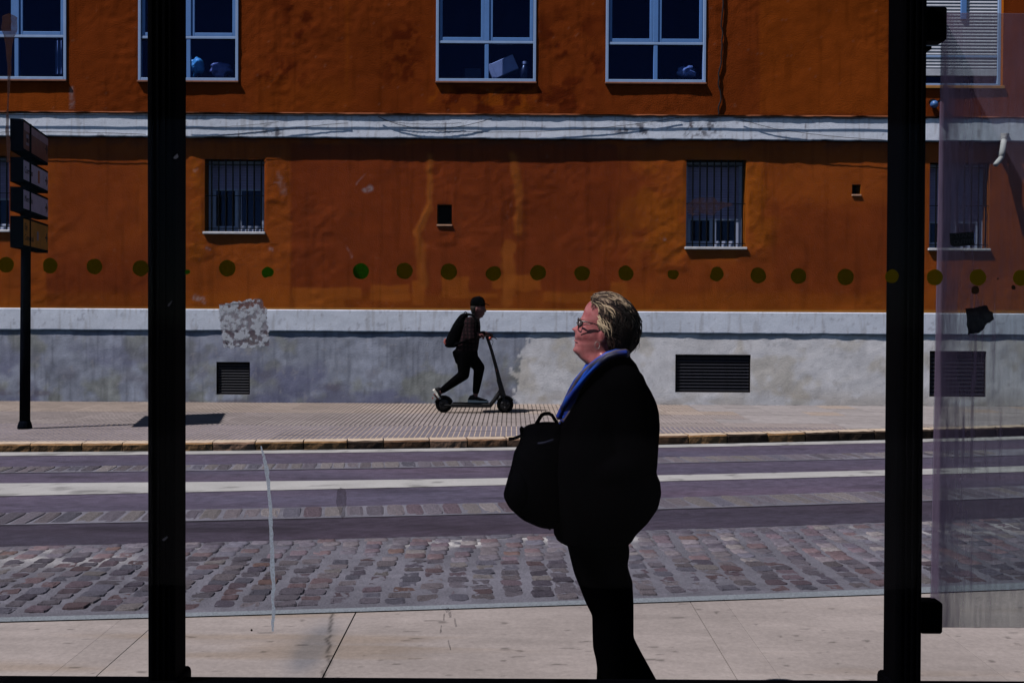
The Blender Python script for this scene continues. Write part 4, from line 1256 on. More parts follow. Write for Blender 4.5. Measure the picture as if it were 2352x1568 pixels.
for i, (px, py, r, mk, rag) in enumerate(DOTS):
    c = at_y(px, py, YF); R = r / F * YF
    pts = []
    n = 40; ph = rg.uniform(0, 6)
    for k in range(n):
        an = 2 * math.pi * k / n
        cut = max(0.0, math.cos(an - ph)) ** 3
        rr = R * (1 - rag * 1.1 * cut * (1 if rag > 0.08 else 0.3) + 0.012 * math.sin(an * 5 + i) * (1 + rag * 4) + rg.uniform(-.012, .012) * (1 + rag * 4))
        pts.append((c[0] + rr * math.cos(an), c[2] + rr * math.sin(an)))
    flat_shape(pts, YF).build("dot", M_dot[mk], pane_at(c[0]))

# white scratch running down the middle pane
M_scr = mat_film("scratch_white", (0.80, 0.88, 1.0), 0.97, noise=0.35, nscale=160, transl=0.45, lo=0.4, hi=0.6)
line = [(600, 1024, 1.5), (606, 1048, 4), (613, 1076, 6), (616, 1110, 5), (621, 1160, 5), (622, 1200, 5), (625, 1260, 5.5), (625, 1300, 6), (629, 1345, 5), (626, 1375, 3.5), (629, 1400, 5), (626, 1430, 4), (627, 1454, 2)]
L, R_ = [], []
for a, b in zip(line[:-1], line[1:]):
    for k in range(5):
        t = k / 5; x = a[0] + (b[0] - a[0]) * t + rg.uniform(-.8, .8); y = a[1] + (b[1] - a[1]) * t; w = (a[2] + (b[2] - a[2]) * t) * rg.uniform(0.62, 0.95)
        p = at_y(x - w, y, YF); q = at_y(x + w, y, YF); L.append((p[0], p[2])); R_.append((q[0], q[2]))
mb = MB(); n = len(L)
v = [(x, YF - 0.0006, z) for x, z in L] + [(x, YF - 0.0006, z) for x, z in R_] + [(x, YF, z) for x, z in L] + [(x, YF, z) for x, z in R_]
f = []
for i in range(n - 1): f += [(i, i + 1, n + i + 1, n + i), (2 * n + i, 3 * n + i, 3 * n + i + 1, 2 * n + i + 1), (i, 2 * n + i, 2 * n + i + 1, i + 1), (n + i, n + i + 1, 3 * n + i + 1, 3 * n + i)]
mb.add(v, f).build("scratch", M_scr, panes[1])

# scraped-off sticker: mottled paper and glue
M_paper = mat_film("sticker_paper", (0.80, 0.84, 0.96), 0.95, noise=0.97, nscale=62, transl=0.35, lo=0.46, hi=0.57)
M_glue = mat_film("sticker_glue", (0.36, 0.27, 0.30), 0.62, noise=0.35, nscale=40, transl=0.72)
def ragged(quad, n, amp, y0, seed):
    pts = []
    rgg = random.Random(seed)
    for (ax, ay), (bx, by) in zip(quad, quad[1:] + quad[:1]):
        for k in range(n):
            t = k / n
            pts.append((ax + (bx - ax) * t + rgg.uniform(-amp, amp), ay + (by - ay) * t + rgg.uniform(-amp, amp)))
    out = []
    for x, y in pts:
        p = at_y(x, y, y0); out.append((p[0], p[2]))
    return out
def sheet(quad, n, amp, y0, seed, th=0.0006): return flat_shape(ragged(quad, n, amp, y0, seed)[::-1], y0, th)
sticker = [(503, 700), (600, 686), (612, 720), (620, 795), (515, 797), (505, 730)]
st = sheet(sticker, 16, 2.2, YF, 4).build("sticker_residue", M_glue, panes[1])
sheet([(502, 699), (601, 685), (613, 720), (622, 795), (514, 799), (504, 730)], 16, 3.5, YF - 0.0012, 5).build("sticker_residue", M_paper, panes[1])
# smears
M_smear = mat_film("grey_smear", (0.20, 0.17, 0.20), 0.40, noise=0.5, nscale=40, transl=0.7)
sheet([(774, 1125), (783, 1118), (794, 1124), (796, 1150), (792, 1185), (787, 1192), (780, 1178), (772, 1155)], 4, 1.0, YF, 6).build("smear", M_smear, panes[1])
M_brown = mat_film("brown_drip", (0.16, 0.085, 0.075), 0.62, noise=0.35, nscale=30, transl=0.7)
sheet([(6, 38), (22, 31), (40, 40), (40, 70), (32, 88), (27, 110), (26, 160), (22, 210), (19, 260), (21, 300), (24, 330), (22, 372), (15, 372), (16, 330), (13, 300), (16, 250), (18, 170), (14, 110), (10, 86), (2, 66)], 3, 0.9, YF, 7).build("drip_mark", M_brown, panes[0])
sheet([(1580, 468), (1600, 455), (1640, 452), (1648, 462), (1680, 466), (1684, 472), (1655, 480), (1640, 494), (1612, 490), (1590, 496), (1578, 484)], 3, 1.5, YF, 8).build("smear", mat_film("brown_smear", (0.16, 0.10, 0.11), 0.5, noise=0.75, nscale=70, transl=0.7), panes[1])
M_dark = mat_film("dark_mark", (0.08, 0.075, 0.10), 0.34, noise=0.6, nscale=120, transl=0.6)
for k, q in enumerate([[(1020, 1398), (1030, 1394), (1036, 1400), (1026, 1406)], [(1030, 1404), (1036, 1403), (1037, 1416), (1032, 1418)], [(1018, 1410), (1022, 1408), (1021, 1424), (1017, 1424)], [(1042, 1420), (1046, 1419), (1050, 1438), (1046, 1440)], [(1012, 1436), (1015, 1434), (1014, 1452), (1010, 1454)], [(1028, 1470), (1031, 1468), (1036, 1490), (1034, 1494)]]):
    sheet(q, 4, 0.6, YF, 20 + k).build("smear", M_dark, panes[1])
for k, (x, y, r) in enumerate([(2240, 666, 9), (2328, 660, 5), (2292, 640, 2), (578, 1446, 2.5), (520, 790, 3)]):
    c = at_y(x, y, YF)
    flat_shape([(c[0] + (r + rg.uniform(-.8, .8)) / F * YF * math.cos(t * math.pi / 9), c[2] + (r + rg.uniform(-.8, .8)) / F * YF * math.sin(t * math.pi / 9) * 1.1) for t in range(18)], YF).build("grime_spot", mat_film("grime_%d" % k, (0.02, 0.012, 0.008), 0.9, transl=0.2), pane_at(c[0]))

# scuffs on the posts' paint
M_scuff = mat("paint_scuff", (0.06, 0.06, 0.08), 0.8, 0.2)
for q in ([(372, 1238), (384, 1230), (386, 1234), (376, 1242)], [(385, 700), (395, 690), (396, 692), (387, 704)], [(398, 362), (408, 352), (410, 362), (402, 366)]):
    sheet(q, 4, 0.6, PY0 - 0.0005, 33, th=0.0008).build("scuff", M_scuff, [o for o in SHEL.children if o.name == "post"][0])

# dusty end panel, held by two clamps
PYP = 3.24
Pq = [(2164.5, 30), (2700, 34), (2690, 1442), (2137.5, 1440)]
def panel_pt(u, v, y):
    a = at_y(*Pq[0], y); b = at_y(*Pq[1], y); c = at_y(*Pq[2], y); d = at_y(*Pq[3], y)
    return (a * (1 - u) + b * u) * (1 - v) + (d * (1 - u) + c * u) * v
nu, nv = 90, 110
us = np.linspace(0, 1, nu + 1) ** 1.4; vs = np.linspace(0, 1, nv + 1)
V = []; den = []; Fc = []
for i, u in enumerate(us):
    for j, v in enumerate(vs):
        V.append(panel_pt(u, v, PYP))
U = np.repeat(us, nv + 1); Vv = np.tile(vs, nu + 1)
pxn = U * 545; pyn = Vv * 1400
edge_d = np.exp(-np.maximum(pxn - 15 * fbm(pyn / 120, pyn * 0, 3, 401) * 2, 0) / 38.0)
streak = fbm(pxn / 5.0, pyn / 260, 4, 403)
bl = np.exp(-((pxn - 95) / 70) ** 2) * sstep(0.50, 0.72, streak) * (sstep(0.10, 0.2, Vv) * 0.4 + sstep(0.42, 0.55, Vv) * sstep(0.78, 0.68, Vv) * 0.8)
low = sstep(0.86, 1.0, Vv) * sstep(0.3, 0.65, fbm(pxn / 14, pyn / 70, 4, 405)) * np.exp(-pxn / 180)
d_ = 0.36 + 0.60 * edge_d + 0.40 * bl + 0.20 * low + 0.10 * (fbm(pxn / 30, pyn / 60, 4, 407) - 0.5)
d_ = np.clip(d_, 0.05, 0.95)
for i in range(nu):
    for j in range(nv):
        a = i * (nv + 1) + j; Fc.append((a, a + 1, a + nv + 2, a + nv + 1))
V = np.array(V)
back = V + np.array([0, 0.010, 0])
nV = len(V)
rim = [i * (nv + 1) for i in range(nu + 1)] + [nu * (nv + 1) + j for j in range(1, nv + 1)] + [i * (nv + 1) + nv for i in range(nu - 1, -1, -1)] + [j for j in range(nv - 1, 0, -1)]
F2 = [tuple(reversed([q + nV for q in f])) for f in Fc]
F3 = [(rim[i], rim[(i + 1) % len(rim)], rim[(i + 1) % len(rim)] + nV, rim[i] + nV) for i in range(len(rim))]
M_pan = mat_film("dusty_panel", (0.290, 0.215, 0.320), 1.0, noise=0.30, nscale=26, transl=0.5, stretch=(3.0, 1, 0.35), tint=(0.82, 0.86, 0.86), edge="dust", lo=0.3, hi=0.62)
pan = mesh_obj("end_panel", np.vstack([V, back]), Fc + F2 + F3, M_pan, SHEL)
fa = pan.data.attributes.new("dust", 'FLOAT', 'POINT')
fa.data.foreach_set("value", np.concatenate([d_, d_ * 0.0]).astype(np.float32))
pan["label"] = "dusty hazy end panel with drips and torn stickers"
yst = PYP - 0.0008
stk = sheet([(2181, 536), (2236, 532.5), (2237.5, 563), (2190, 567), (2183, 562)], 5, 0.5, yst, 41).build("sticker", mat("black_sticker", (0.004, 0.004, 0.006), 0.6, 0.2), pan)
stk["label"] = "small black sticker with two lines of dark grey capitals"
M_stx = mat("sticker_lettering", (0.055, 0.055, 0.06), 0.7, 0.2)
for txt, px, py, s in (("STAND", 2194, 546, 0.0195), ("OUTFIT", 2190, 561, 0.0195)):
    v, f = text_mesh(txt, s, 0.0003)
    c = at_y(px, py, yst - 0.0016); k = math.radians(4)
    V2 = [(c[0] + x * math.cos(k) - y * math.sin(k), c[1] - z, c[2] + x * math.sin(k) + y * math.cos(k)) for x, y, z in v]
    mesh_obj("lettering", V2, f, M_stx, pan)
t2 = sheet([(2217, 710), (2268, 701), (2271, 714), (2280, 717), (2282, 735), (2275, 740), (2266, 742), (2262, 752), (2252, 763), (2224, 769)], 5, 1.4, yst, 42).build("sticker", mat_film("navy_sticker", (0.016, 0.018, 0.04), 0.93, noise=0.12, nscale=60, transl=0.3), pan)
t2["label"] = "torn dark navy sticker with a ragged corner"
for k, (x0, x1, y0, y1) in enumerate(((2120, 2176, 14, 93), (2116, 2166, 1383, 1456))):
    a = at_y(x0, y0, PYP - 0.05); b = at_y(x1, y1, PYP - 0.05)
    mb = MB(); mb.box(a[0], b[0], PYP - 0.05, PYP + 0.016, b[2], a[2], 0.006)
    cl = mb.build("clamp", M_post, SHEL)
    cx, cz = (a[0] + b[0]) / 2 + 0.012, (a[2] + b[2]) / 2
    for s in (-1, 1):
        MB().tube([(cx, PYP - 0.058, cz + s * 0.028), (cx, PYP - 0.045, cz + s * 0.028)], 0.008, 8, round_ends=False).build("bolt", M_post, cl)
a = at_y(2132, 93, PY1 - 0.02); b = at_y(2162, 101, PY1 - 0.02)
MB().box(a[0], b[0], PYP - 0.04, PYP + 0.014, b[2], a[2] + 0.001, 0.002).build("clamp_pad", M_post, SHEL)

# ================================================================== DIRECTION SIGN
pb = on_plane(57, 984, 0, 0)
SIGN = thing("direction_sign", (pb[0], pb[1], 0), "dark street signpost stacking four lettered direction boards on one pole", "street sign")
M_signd = mat("sign_green_black", (0.0030, 0.0040, 0.0075), 0.8, 0.0, nscale=15, namt=0.3)
top_z = float(at_y(57, 285, pb[1])[2])
xt = float(at_y(59.5, 572, pb[1])[0])
def polex(z): return pb[0] + (xt - pb[0]) * z / 2.3
mb = MB(); mb.tube([(polex(0), pb[1], 0), (polex(1), pb[1], 1), (polex(2.3), pb[1], 2.3), (polex(top_z), pb[1], top_z)], [0.062, 0.060, 0.057, 0.056], 16, round_ends=False)
mb.build("pole", M_signd, SIGN, smooth=True)
lathe(MB(), (pb[0], pb[1], 0), [(0.085, 0.0), (0.085, 0.03), (0.075, 0.07), (0.063, 0.10)]).build("base_collar", M_signd, SIGN, smooth=True)
Yn = pb[1] - 0.30
nearL = at_y(25.5, 400, Yn); nearR = at_y(53, 400, Yn)
Ld = 1.30
dirv = np.array([-0.222, 0.975]); dirv /= np.linalg.norm(dirv); nrm = np.array([dirv[1], -dirv[0]])
thick = float(nearR[0] - nearL[0])
M_face = {"w": mat("sign_white", (0.92, 0.74, 0.88), 0.5, 0.3, nscale=8, namt=0.1), "y": mat("sign_ochre", (0.70, 0.31, 0.045), 0.5, 0.3, nscale=8, namt=0.15),
          "b": mat("sign_brown", (0.22, 0.075, 0.05), 0.5, 0.3, nscale=8, namt=0.2), "o": mat("sign_orange", (0.62, 0.17, 0.03), 0.5, 0.3), "p": mat("sign_rose", (0.55, 0.32, 0.36), 0.5, 0.3, nscale=8, namt=0.15)}
M_ink = mat("sign_ink", (0.03, 0.018, 0.02), 0.6, 0.2)
M_ink2 = mat("sign_ink_pale", (0.42, 0.36, 0.46), 0.6, 0.2)
def spt(s, o, z):
    """s along the board from its near end, o out from the lettered face"""
    return (nearR[0] + dirv[0] * s + nrm[0] * o, nearR[1] + dirv[1] * s + nrm[1] * o, z)
def sbox(mb, s0, s1, o0, o1, z0, z1):
    v = [spt(s, o, z) for z in (z0, z1) for o in (o0, o1) for s in (s0, s1)]
    return mb.add(v, [(0, 2, 3, 1), (4, 5, 7, 6), (0, 1, 5, 4), (2, 6, 7, 3), (0, 4, 6, 2), (1, 3, 7, 5)])
def sboard(y0, y1, kind, lines, icons=(), arrow=True):
    za = float(at_y(52, y0, Yn)[2]); zb = float(at_y(52, y1, Yn)[2])
    bd = sbox(MB(), 0, Ld, -thick, 0, zb - 0.035, za + 0.03).build("sign_board", M_signd, SIGN)
    fc = sbox(MB(), 0.012, Ld - 0.03, 0.001, 0.006, zb, za).build("face", M_face[kind], bd)
    h = za - zb
    if kind == "b":
        sbox(MB(), 0.014, Ld - 0.032, 0.0065, 0.008, za - 0.30 * h, za - 0.005).build("header", M_face["p"], bd)
    for txt, s, zf, size, ink in lines:
        v, f = text_mesh(txt, size, 0.0006)
        V2 = [spt(s + x, 0.0085 + z, zb + h * zf + y) for x, y, z in v]
        mesh_obj("lettering", V2, f, ink, bd)
    for s0, s1, z0, z1, mm in icons:
        sbox(MB(), s0, s1, 0.0065, 0.009, zb + h * z0, zb + h * z1).build("icon", M_face[mm] if isinstance(mm, str) else mm, bd)
    if arrow:
        zc = zb + h * 0.5; s0 = Ld - 0.19
        pts = [(s0, 0.012), (s0 + 0.07, 0.012), (s0 + 0.055, 0.06), (s0 + 0.075, 0.06), (s0 + 0.13, 0.0), (s0 + 0.075, -0.06), (s0 + 0.055, -0.06), (s0 + 0.07, -0.012), (s0, -0.012)]
        f = [spt(s, 0.0090, zc + z) for s, z in pts]; b = [spt(s, 0.0065, zc + z) for s, z in pts]; n = len(pts)
        MB().add(f + b, [tuple(range(n)), tuple(reversed(range(n, 2 * n)))] + [(i, n + i, n + (i + 1) % n, (i + 1) % n) for i in range(n)]).build("arrow", M_ink, bd)
    return bd
b1 = sboard(279, 340, "b", [], icons=((0.13, 0.24, 0.45, 0.60, M_ink2), (0.15, 0.22, 0.30, 0.45, M_ink), (0.12, 0.25, 0.18, 0.28, M_ink2)))
b1["label"] = "topmost brown board with a rose header and a small figure"
b2 = sboard(367, 411, "w", [("Correos", 0.04, 0.36, 0.115, M_ink)], icons=((0.72, 0.80, 0.16, 0.84, "o"),))
b2["label"] = "white board lettered Correos with an orange bar"
b3 = sboard(435, 478, "w", [("Mercado", 0.04, 0.40, 0.110, M_ink)])
b3["label"] = "white board lettered Mercado"
b4 = sboard(502, 562, "y", [("Eje", 0.04, 0.60, 0.115, M_ink), ("Comercial", 0.04, 0.20, 0.105, M_ink)], icons=((0.66, 0.74, 0.30, 0.66, M_ink2),))
b4["label"] = "lowest board, ochre, lettered on two lines"
for (ya, yb_) in ((340, 367), (411, 435), (478, 502)):
    za = float(at_y(58, ya, Yn)[2]); zb2 = float(at_y(58, yb_, Yn)[2])
    lathe(MB(), (polex(za), pb[1], 0), [(0.066, zb2 + 0.03), (0.066, za - 0.03)]).build("spacer", M_signd, SIGN)

# ================================================================== PEOPLE
def unit(v): v = np.array(v, float); return v / (np.linalg.norm(v) + 1e-9)
def hand(mb, wrist, fwd, palm_n, size=0.18, curl=0.5, side=1):
    """palm, four unequal fingers with knuckle bends and a thumb leaving the palm's side"""
    f = unit(fwd); n = unit(np.array(palm_n) - f * np.dot(palm_n, f)); s = np.cross(f, n) * side
    w = np.array(wrist, float); k = size / 0.18
    pl = 0.088 * k
    mb.loft([[w + f * (pl * t) + s * (hw * math.cos(a)) + n * (ht * math.sin(a)) for a in [2 * math.pi * q / 12 for q in range(12)]]
             for t, hw, ht in ((-0.15, .026 * k, .021 * k), (0.1, .031 * k, .019 * k), (0.5, .039 * k, .017 * k), (0.9, .041 * k, .014 * k), (1.05, .036 * k, .009 * k))])
    for i, (off, ln) in enumerate(((0.030, 0.072), (0.010, 0.082), (-0.010, 0.076), (-0.029, 0.060))):
        p = w + f * (pl * 0.9) + s * (off * k); pts = [p]; ang = 0.25 * curl
        for seg, fr in enumerate((0.45, 0.32, 0.23)):
            ang += curl * (0.55 + 0.25 * seg)
            d = f * math.cos(ang) + n * math.sin(ang)
            p = p + d * ln * k * fr; pts.append(p)
        mb.tube(pts, [0.0098 * k, 0.0090 * k, 0.0082 * k, 0.0070 * k], 8)
    p = w + f * (pl * 0.25) + s * (0.030 * k)
    d1 = unit(f * 0.6 + s * 0.75 + n * 0.25); d2 = unit(f * 0.85 + s * 0.25 + n * (0.3 + curl * 0.4))
    mb.tube([p, p + d1 * 0.035 * k, p + d1 * 0.035 * k + d2 * 0.03 * k, p + d1 * 0.035 * k + d2 * 0.054 * k], [0.0125 * k, 0.0115 * k, 0.0100 * k, 0.0085 * k], 8)
    return mb

def mat_skin(name, c, rough=0.42):
    m, nt, b = principled(name)
    b.inputs["Roughness"].default_value = rough; b.inputs["Specular IOR Level"].default_value = 0.35
    b.inputs["Subsurface Weight"].default_value = 0.04
    b.inputs["Subsurface Radius"].default_value = (0.012, 0.004, 0.002)
    tc = nt.nodes.new("ShaderNodeTexCoord"); n = nt.nodes.new("ShaderNodeTexNoise"); n.inputs["Scale"].default_value = 38; n.inputs["Detail"].default_value = 6
    nt.links.new(tc.outputs["Object"], n.inputs["Vector"])
    r = nt.nodes.new("ShaderNodeValToRGB")
    r.color_ramp.elements[0].position = 0.32; r.color_ramp.elements[1].position = 0.68
    r.color_ramp.elements[0].color = (c[0] * 0.80, c[1] * 0.60, c[2] * 0.64, 1); r.color_ramp.elements[1].color = (c[0] * 1.12, c[1] * 1.15, c[2] * 1.15, 1)
    nt.links.new(n.outputs["Fac"], r.inputs[0]); nt.links.new(r.outputs[0], b.inputs["Base Color"])
    n2 = nt.nodes.new("ShaderNodeTexNoise"); n2.inputs["Scale"].default_value = 260; n2.inputs["Detail"].default_value = 3
    nt.links.new(tc.outputs["Object"], n2.inputs["Vector"])
    bp = nt.nodes.new("ShaderNodeBump"); bp.inputs["Strength"].default_value = 0.25; bp.inputs["Distance"].default_value = 0.002
    nt.links.new(n2.outputs["Fac"], bp.inputs["Height"]); nt.links.new(bp.outputs[0], b.inputs["Normal"])
    return m

def srings(rows, y0, expo=2.4, n=28, Y=None):
    """rows of (py, px_left, px_right, half depth[, depth offset]) -> rings"""
    out = []
    for r in rows:
        py, xl, xr, ry = r[:4]; yo = r[4] if len(r) > 4 else 0
        a = at_y(xl, py, y0); b = at_y(xr, py, y0)
        cx, rx = (a[0] + b[0]) / 2, (b[0] - a[0]) / 2
        ring = []
        for k in range(n):
            t = 2 * math.pi * k / n; c, s = math.cos(t), math.sin(t)
            e = 2 / expo
            ring.append((cx + rx * math.copysign(abs(c) ** e, c), y0 + yo + ry * math.copysign(abs(s) ** e, s), (a[2] + b[2]) / 2))
        out.append(ring)
    return out

# ------------------------------------------------------------------ the waiting woman
WY = 3.60
HS = 3530.0
hc = at_y(1388.0, 749.9, WY)
HYAW = math.radians(-13)
def hl(x, y, z):
    """head space (x towards the back, y away from the viewer) -> world"""
    c, s = math.cos(HYAW), math.sin(HYAW)
    return np.array([hc[0] + x * c - y * s, hc[1] + x * s + y * c, hc[2] + z])
def zx_(v): return (v - 760) / HS
def zz_(v): return (560 - v) / HS
foot = at_y(1412, 1700, WY)
WOM = thing("person", (foot[0], WY, 0), "person with grey blond hair, glasses and blue scarf over black clothes, hugging a rucksack", "person")
M_skinA = mat_skin("fair_skin", (0.34, 0.120, 0.118), 0.32)

HEAD = [  # zy, front, back, half width (m), front power
    (172, 740, 860, .020), (185, 690, 920, .036), (205, 640, 965, .048), (240, 575, 1010, .058), (290, 530, 1050, .067), (350, 503, 1075, .072),
    (410, 484, 1085, .074), (455, 462, 1085, .074), (480, 455, 1085, .074), (510, 452, 1085, .073), (545, 440, 1085, .072), (580, 425, 1080, .0715), (620, 412, 1070, .071),
    (655, 398, 1075, .070), (682, 382, 1060, .069), (705, 380, 1050, .068), (725, 392, 1042, .067), (742, 402, 1036, .066), (760, 390, 1030, .065), (790, 381, 1022, .064), (815, 384, 1016, .062),
    (845, 368, 1010, .060), (875, 366, 1008, .058), (905, 388, 1006, .058), (935, 420, 1004, .060), (965, 446, 1002, .063), (1000, 488, 1000, .066), (1040, 535, 1002, .068), (1090, 575, 1010, .070), (1160, 600, 1030, .075), (1240, 600, 1050, .08)]
def head_rings(grow=0.0, nth=64):
    rows = []
    # interpolate for smoothness
    zy = np.array([r[0] for r in HEAD], float)
    zq = np.linspace(zy[0], zy[-1], 96)
    fr = np.interp(zq, zy, [r[1] for r in HEAD]); bk = np.interp(zq, zy, [r[2] for r in HEAD]); hw = np.interp(zq, zy, [r[3] for r in HEAD])
    rings = []
    for q, f, b, w in zip(zq, fr, bk, hw):
        z = zz_(q); xf, xb = zx_(f), zx_(b); cx = 0.018
        ring = []
        for k in range(nth):
            t = 2 * math.pi * k / nth; c, s = math.cos(t), math.sin(t)
            if c < 0:
                e = 2 / 2.35; x = cx + (cx - xf) * -(abs(c) ** e)
            else:
                e = 2 / 2.2; x = cx + (xb - cx) * (c ** e)
            y = w * math.copysign(abs(s) ** (2 / 2.2), s)
            # face relief, only towards the front
            if c < 0:
                g = lambda m, sd, v: math.exp(-((v - m) / sd) ** 2)
                ay = abs(y)
                nose = 0.0150 * g(0, 0.0145 + 0.005 * g(605, 30, q), y) * (g(604, 36, q) + 0.75 * max(0, min(1, (q - 470) / 110)) * (1 if q < 607 else 0) * 0.9)
                nost = 0.006 * g(0.0125, 0.006, ay) * g(622, 18, q)
                sock = -0.010 * g(0.032, 0.014, ay) * g(525, 26, q)
                brow = 0.004 * g(0.030, 0.020, ay) * g(470, 18, q)
                ball = 0.004 * g(0.031, 0.009, ay) * g(528, 13, q)
                cheek = 0.006 * g(0.042, 0.018, ay) * g(625, 55, q)
                fold = -0.0025 * g(0.030, 0.005, ay) * g(690, 35, q)
                mouthw = -0.0035 * g(742, 7, q) * g(0, 0.024, y)
                lips = 0.0025 * g(0, 0.018, y) * (g(712, 12, q) + g(768, 14, q))
                chin = 0.003 * g(0, 0.02, y) * g(865, 28, q)
                x -= nose + nost + sock + brow + ball + cheek + fold + mouthw + lips + chin
            ring.append(hl(x, y, z))
        rings.append(ring)
    return rings
wp = lambda px, py, y: at_y(px, py, y)
body = MB()
body.loft(head_rings())
body.loft(srings([(812, 1362, 1432, .075), (850, 1362, 1440, .10), (890, 1352, 1466, .145), (960, 1316, 1488, .19), (1060, 1285, 1492, .205), (1130, 1290, 1480, .16), (1170, 1304, 1460, .11), (1205, 1320, 1436, .09)], WY, 2.2))
for s, el, wr, hd in ((-1, (1458, 1058), (1345, 1105), (1322, 1108)), (1, (1440, 1050), (1345, 1112), (1320, 1116))):
    sh = wp(1432, 885, WY + s * 0.17); e = wp(*el, WY + s * 0.215); w = wp(*wr, WY + s * 0.185); h = wp(*hd, WY + s * 0.15)
    body.tube([sh, (sh + e) / 2, e], [0.058, 0.052, 0.044], 12); body.tube([e, (e + w) / 2, w], [0.044, 0.038, 0.028], 12)
    hand(body, w, h - w, np.array([-0.3, -s, 0]), 0.165, 0.5, side=s)
LEGS = [(-0.07, [(1226, 1318, 1440, .095), (1285, 1322, 1434, .09), (1332, 1334, 1440, .082), (1382, 1354, 1444, .07), (1412, 1366, 1444, .065), (1465, 1370, 1444, .062), (1514, 1378, 1442, .058), (1558, 1384, 1438, .05), (1640, 1388, 1434, .042), (1690, 1380, 1436, .045)]),
        (0.10, [(1226, 1320, 1438, .095), (1285, 1330, 1438, .09), (1332, 1345, 1444, .08), (1382, 1370, 1452, .068), (1412, 1380, 1456, .062), (1465, 1398, 1462, .058), (1514, 1420, 1480, .055), (1558, 1438, 1494, .05), (1620, 1468, 1514, .042), (1655, 1480, 1528, .045)])]
for dy, rows in LEGS:
    rows = [(r_[0], r_[1] * 0.84 + r_[2] * 0.16, r_[1] * 0.16 + r_[2] * 0.84, r_[3] * 0.72) for r_ in rows]
    body.loft(srings(rows, WY + dy, 2.1, 20))
# ears
for s in (-1, 1):
    ec = hl(zx_(778), s * 0.070, zz_(668))
    def earfn(p, ec=ec): return p
    body.ellipsoid(ec, (0.014, 0.009, 0.030), 14, 10)
BODY = remesh(body, "body", M_skinA, WOM, 0.0042, 3)
# eyes and brows
M_eye = mat("eye_white", (0.20, 0.15, 0.15), 0.2, 0.5); M_iris = mat("dark_iris", (0.02, 0.025, 0.03), 0.15, 0.6)
for s in (-1, 1):
    c = hl(zx_(474), s * 0.031, zz_(528))
    e = MB().ellipsoid(c, (0.0125, 0.0125, 0.0125), 16, 12).build("eye", M_eye, WOM, smooth=True)
    MB().ellipsoid(c + (hl(-0.0085, 0, 0) - hl(0, 0, 0)), (0.0055, 0.0060, 0.0060), 12, 8).build("iris", M_iris, e, smooth=True)
M_brow = mat("brow_hair", (0.10, 0.065, 0.05), 0.7, 0.2)
for s in (-1, 1):
    MB().tube([hl(zx_(443 + 12 * k), s * (0.012 + 0.011 * k), zz_(476 - (6, 10, 9, 3)[k])) for k in range(4)], [0.0022, 0.003, 0.003, 0.0016], 6).build("eyebrow", M_brow, WOM, smooth=True)
MB().tube([hl(zx_(394), 0.016, zz_(741)), hl(zx_(386), 0, zz_(738)), hl(zx_(392), -0.016, zz_(738)), hl(zx_(409), -0.027, zz_(748)), hl(zx_(430), -0.035, zz_(758))], [0.002, 0.003, 0.0032, 0.0028, 0.0012], 6).build("lips", mat("lip_colour", (0.30, 0.085, 0.09), 0.4, 0.4), WOM, smooth=True)

M_cloth = mat("black_wool", (0.0010, 0.0009, 0.0012), 0.95, 0.0, nscale=60, namt=0.3)
M_trous = mat("black_twill", (0.0010, 0.0009, 0.0012), 0.95, 0.0, nscale=60, namt=0.3)
jk = MB()
jk.loft(srings([(806, 1392, 1440, .07, 0), (815, 1376, 1443, .09), (834, 1364, 1459, .15), (865, 1346, 1473, .20), (892, 1330, 1490, .222), (919, 1316, 1503, .232), (941, 1305, 1509, .238), (975, 1284, 1511.5, .24), (1018, 1262, 1508.6, .24), (1066, 1256, 1505.8, .24),
                (1076, 1256, 1503, .238), (1084, 1256, 1506, .24), (1098, 1258, 1512.5, .245), (1124, 1260, 1515, .248), (1153, 1264, 1508.5, .245), (1185, 1268, 1486, .235), (1212, 1271, 1459, .22), (1231, 1272.5, 1449, .21)], WY, 2.5))
for s, el, wr in ((-1, (1458, 1058), (1345, 1105)), (1, (1440, 1050), (1345, 1112))):
    sh = wp(1432, 890, WY + s * 0.17); e = wp(*el, WY + s * 0.215); w = wp(*wr, WY + s * 0.185)
    jk.tube([sh, (sh + e) / 2, e], [0.082, 0.074, 0.066], 14); jk.tube([e, (e + w) / 2, w], [0.066, 0.058, 0.046], 14, round_ends=True)
JK = remesh(jk, "jacket", M_cloth, WOM, 0.009, 2)
tr = MB()
NEAR = [(1150, 1286, 1498, .15, .07), (1200, 1292, 1470, .14, .05), (1221, 1297, 1452.5, .13, .03), (1240, 1300, 1443.5, .125, .02), (1264, 1305.5, 1446, .12), (1295, 1313, 1441, .105), (1318, 1319, 1447, .10), (1332, 1325, 1452.5, .098), (1382, 1344.5, 1455, .088), (1400, 1353.5, 1455, .085), (1412, 1360, 1455, .084),
        (1465, 1361, 1455, .08), (1489, 1362, 1455, .079), (1514, 1368.5, 1455, .078), (1537, 1371.5, 1454, .077), (1560, 1370, 1453, .077), (1640, 1371, 1452, .075), (1684, 1372, 1452, .072)]
tr.loft(srings(NEAR, WY - 0.07, 2.3, 24))
FAR = [(1150, 1292, 1490, .15, -.07), (1200, 1298, 1466, .14, -.05), (1240, 1310, 1442, .125, -.02), (1295, 1322, 1438, .105), (1382, 1362, 1452, .088), (1440, 1385, 1453, .080), (1465, 1394, 1456.5, .078), (1495, 1404, 1472, .076), (1530, 1416, 1491.5, .075), (1560, 1428, 1508, .074), (1600, 1445, 1529, .072), (1640, 1460, 1546, .072)]
tr.loft(srings(FAR, WY + 0.10, 2.3, 24))
remesh(tr, "trousers", M_trous, WOM, 0.010, 2)
M_shoe = mat("black_leather", (0.006, 0.006, 0.007), 0.4, 0.4)
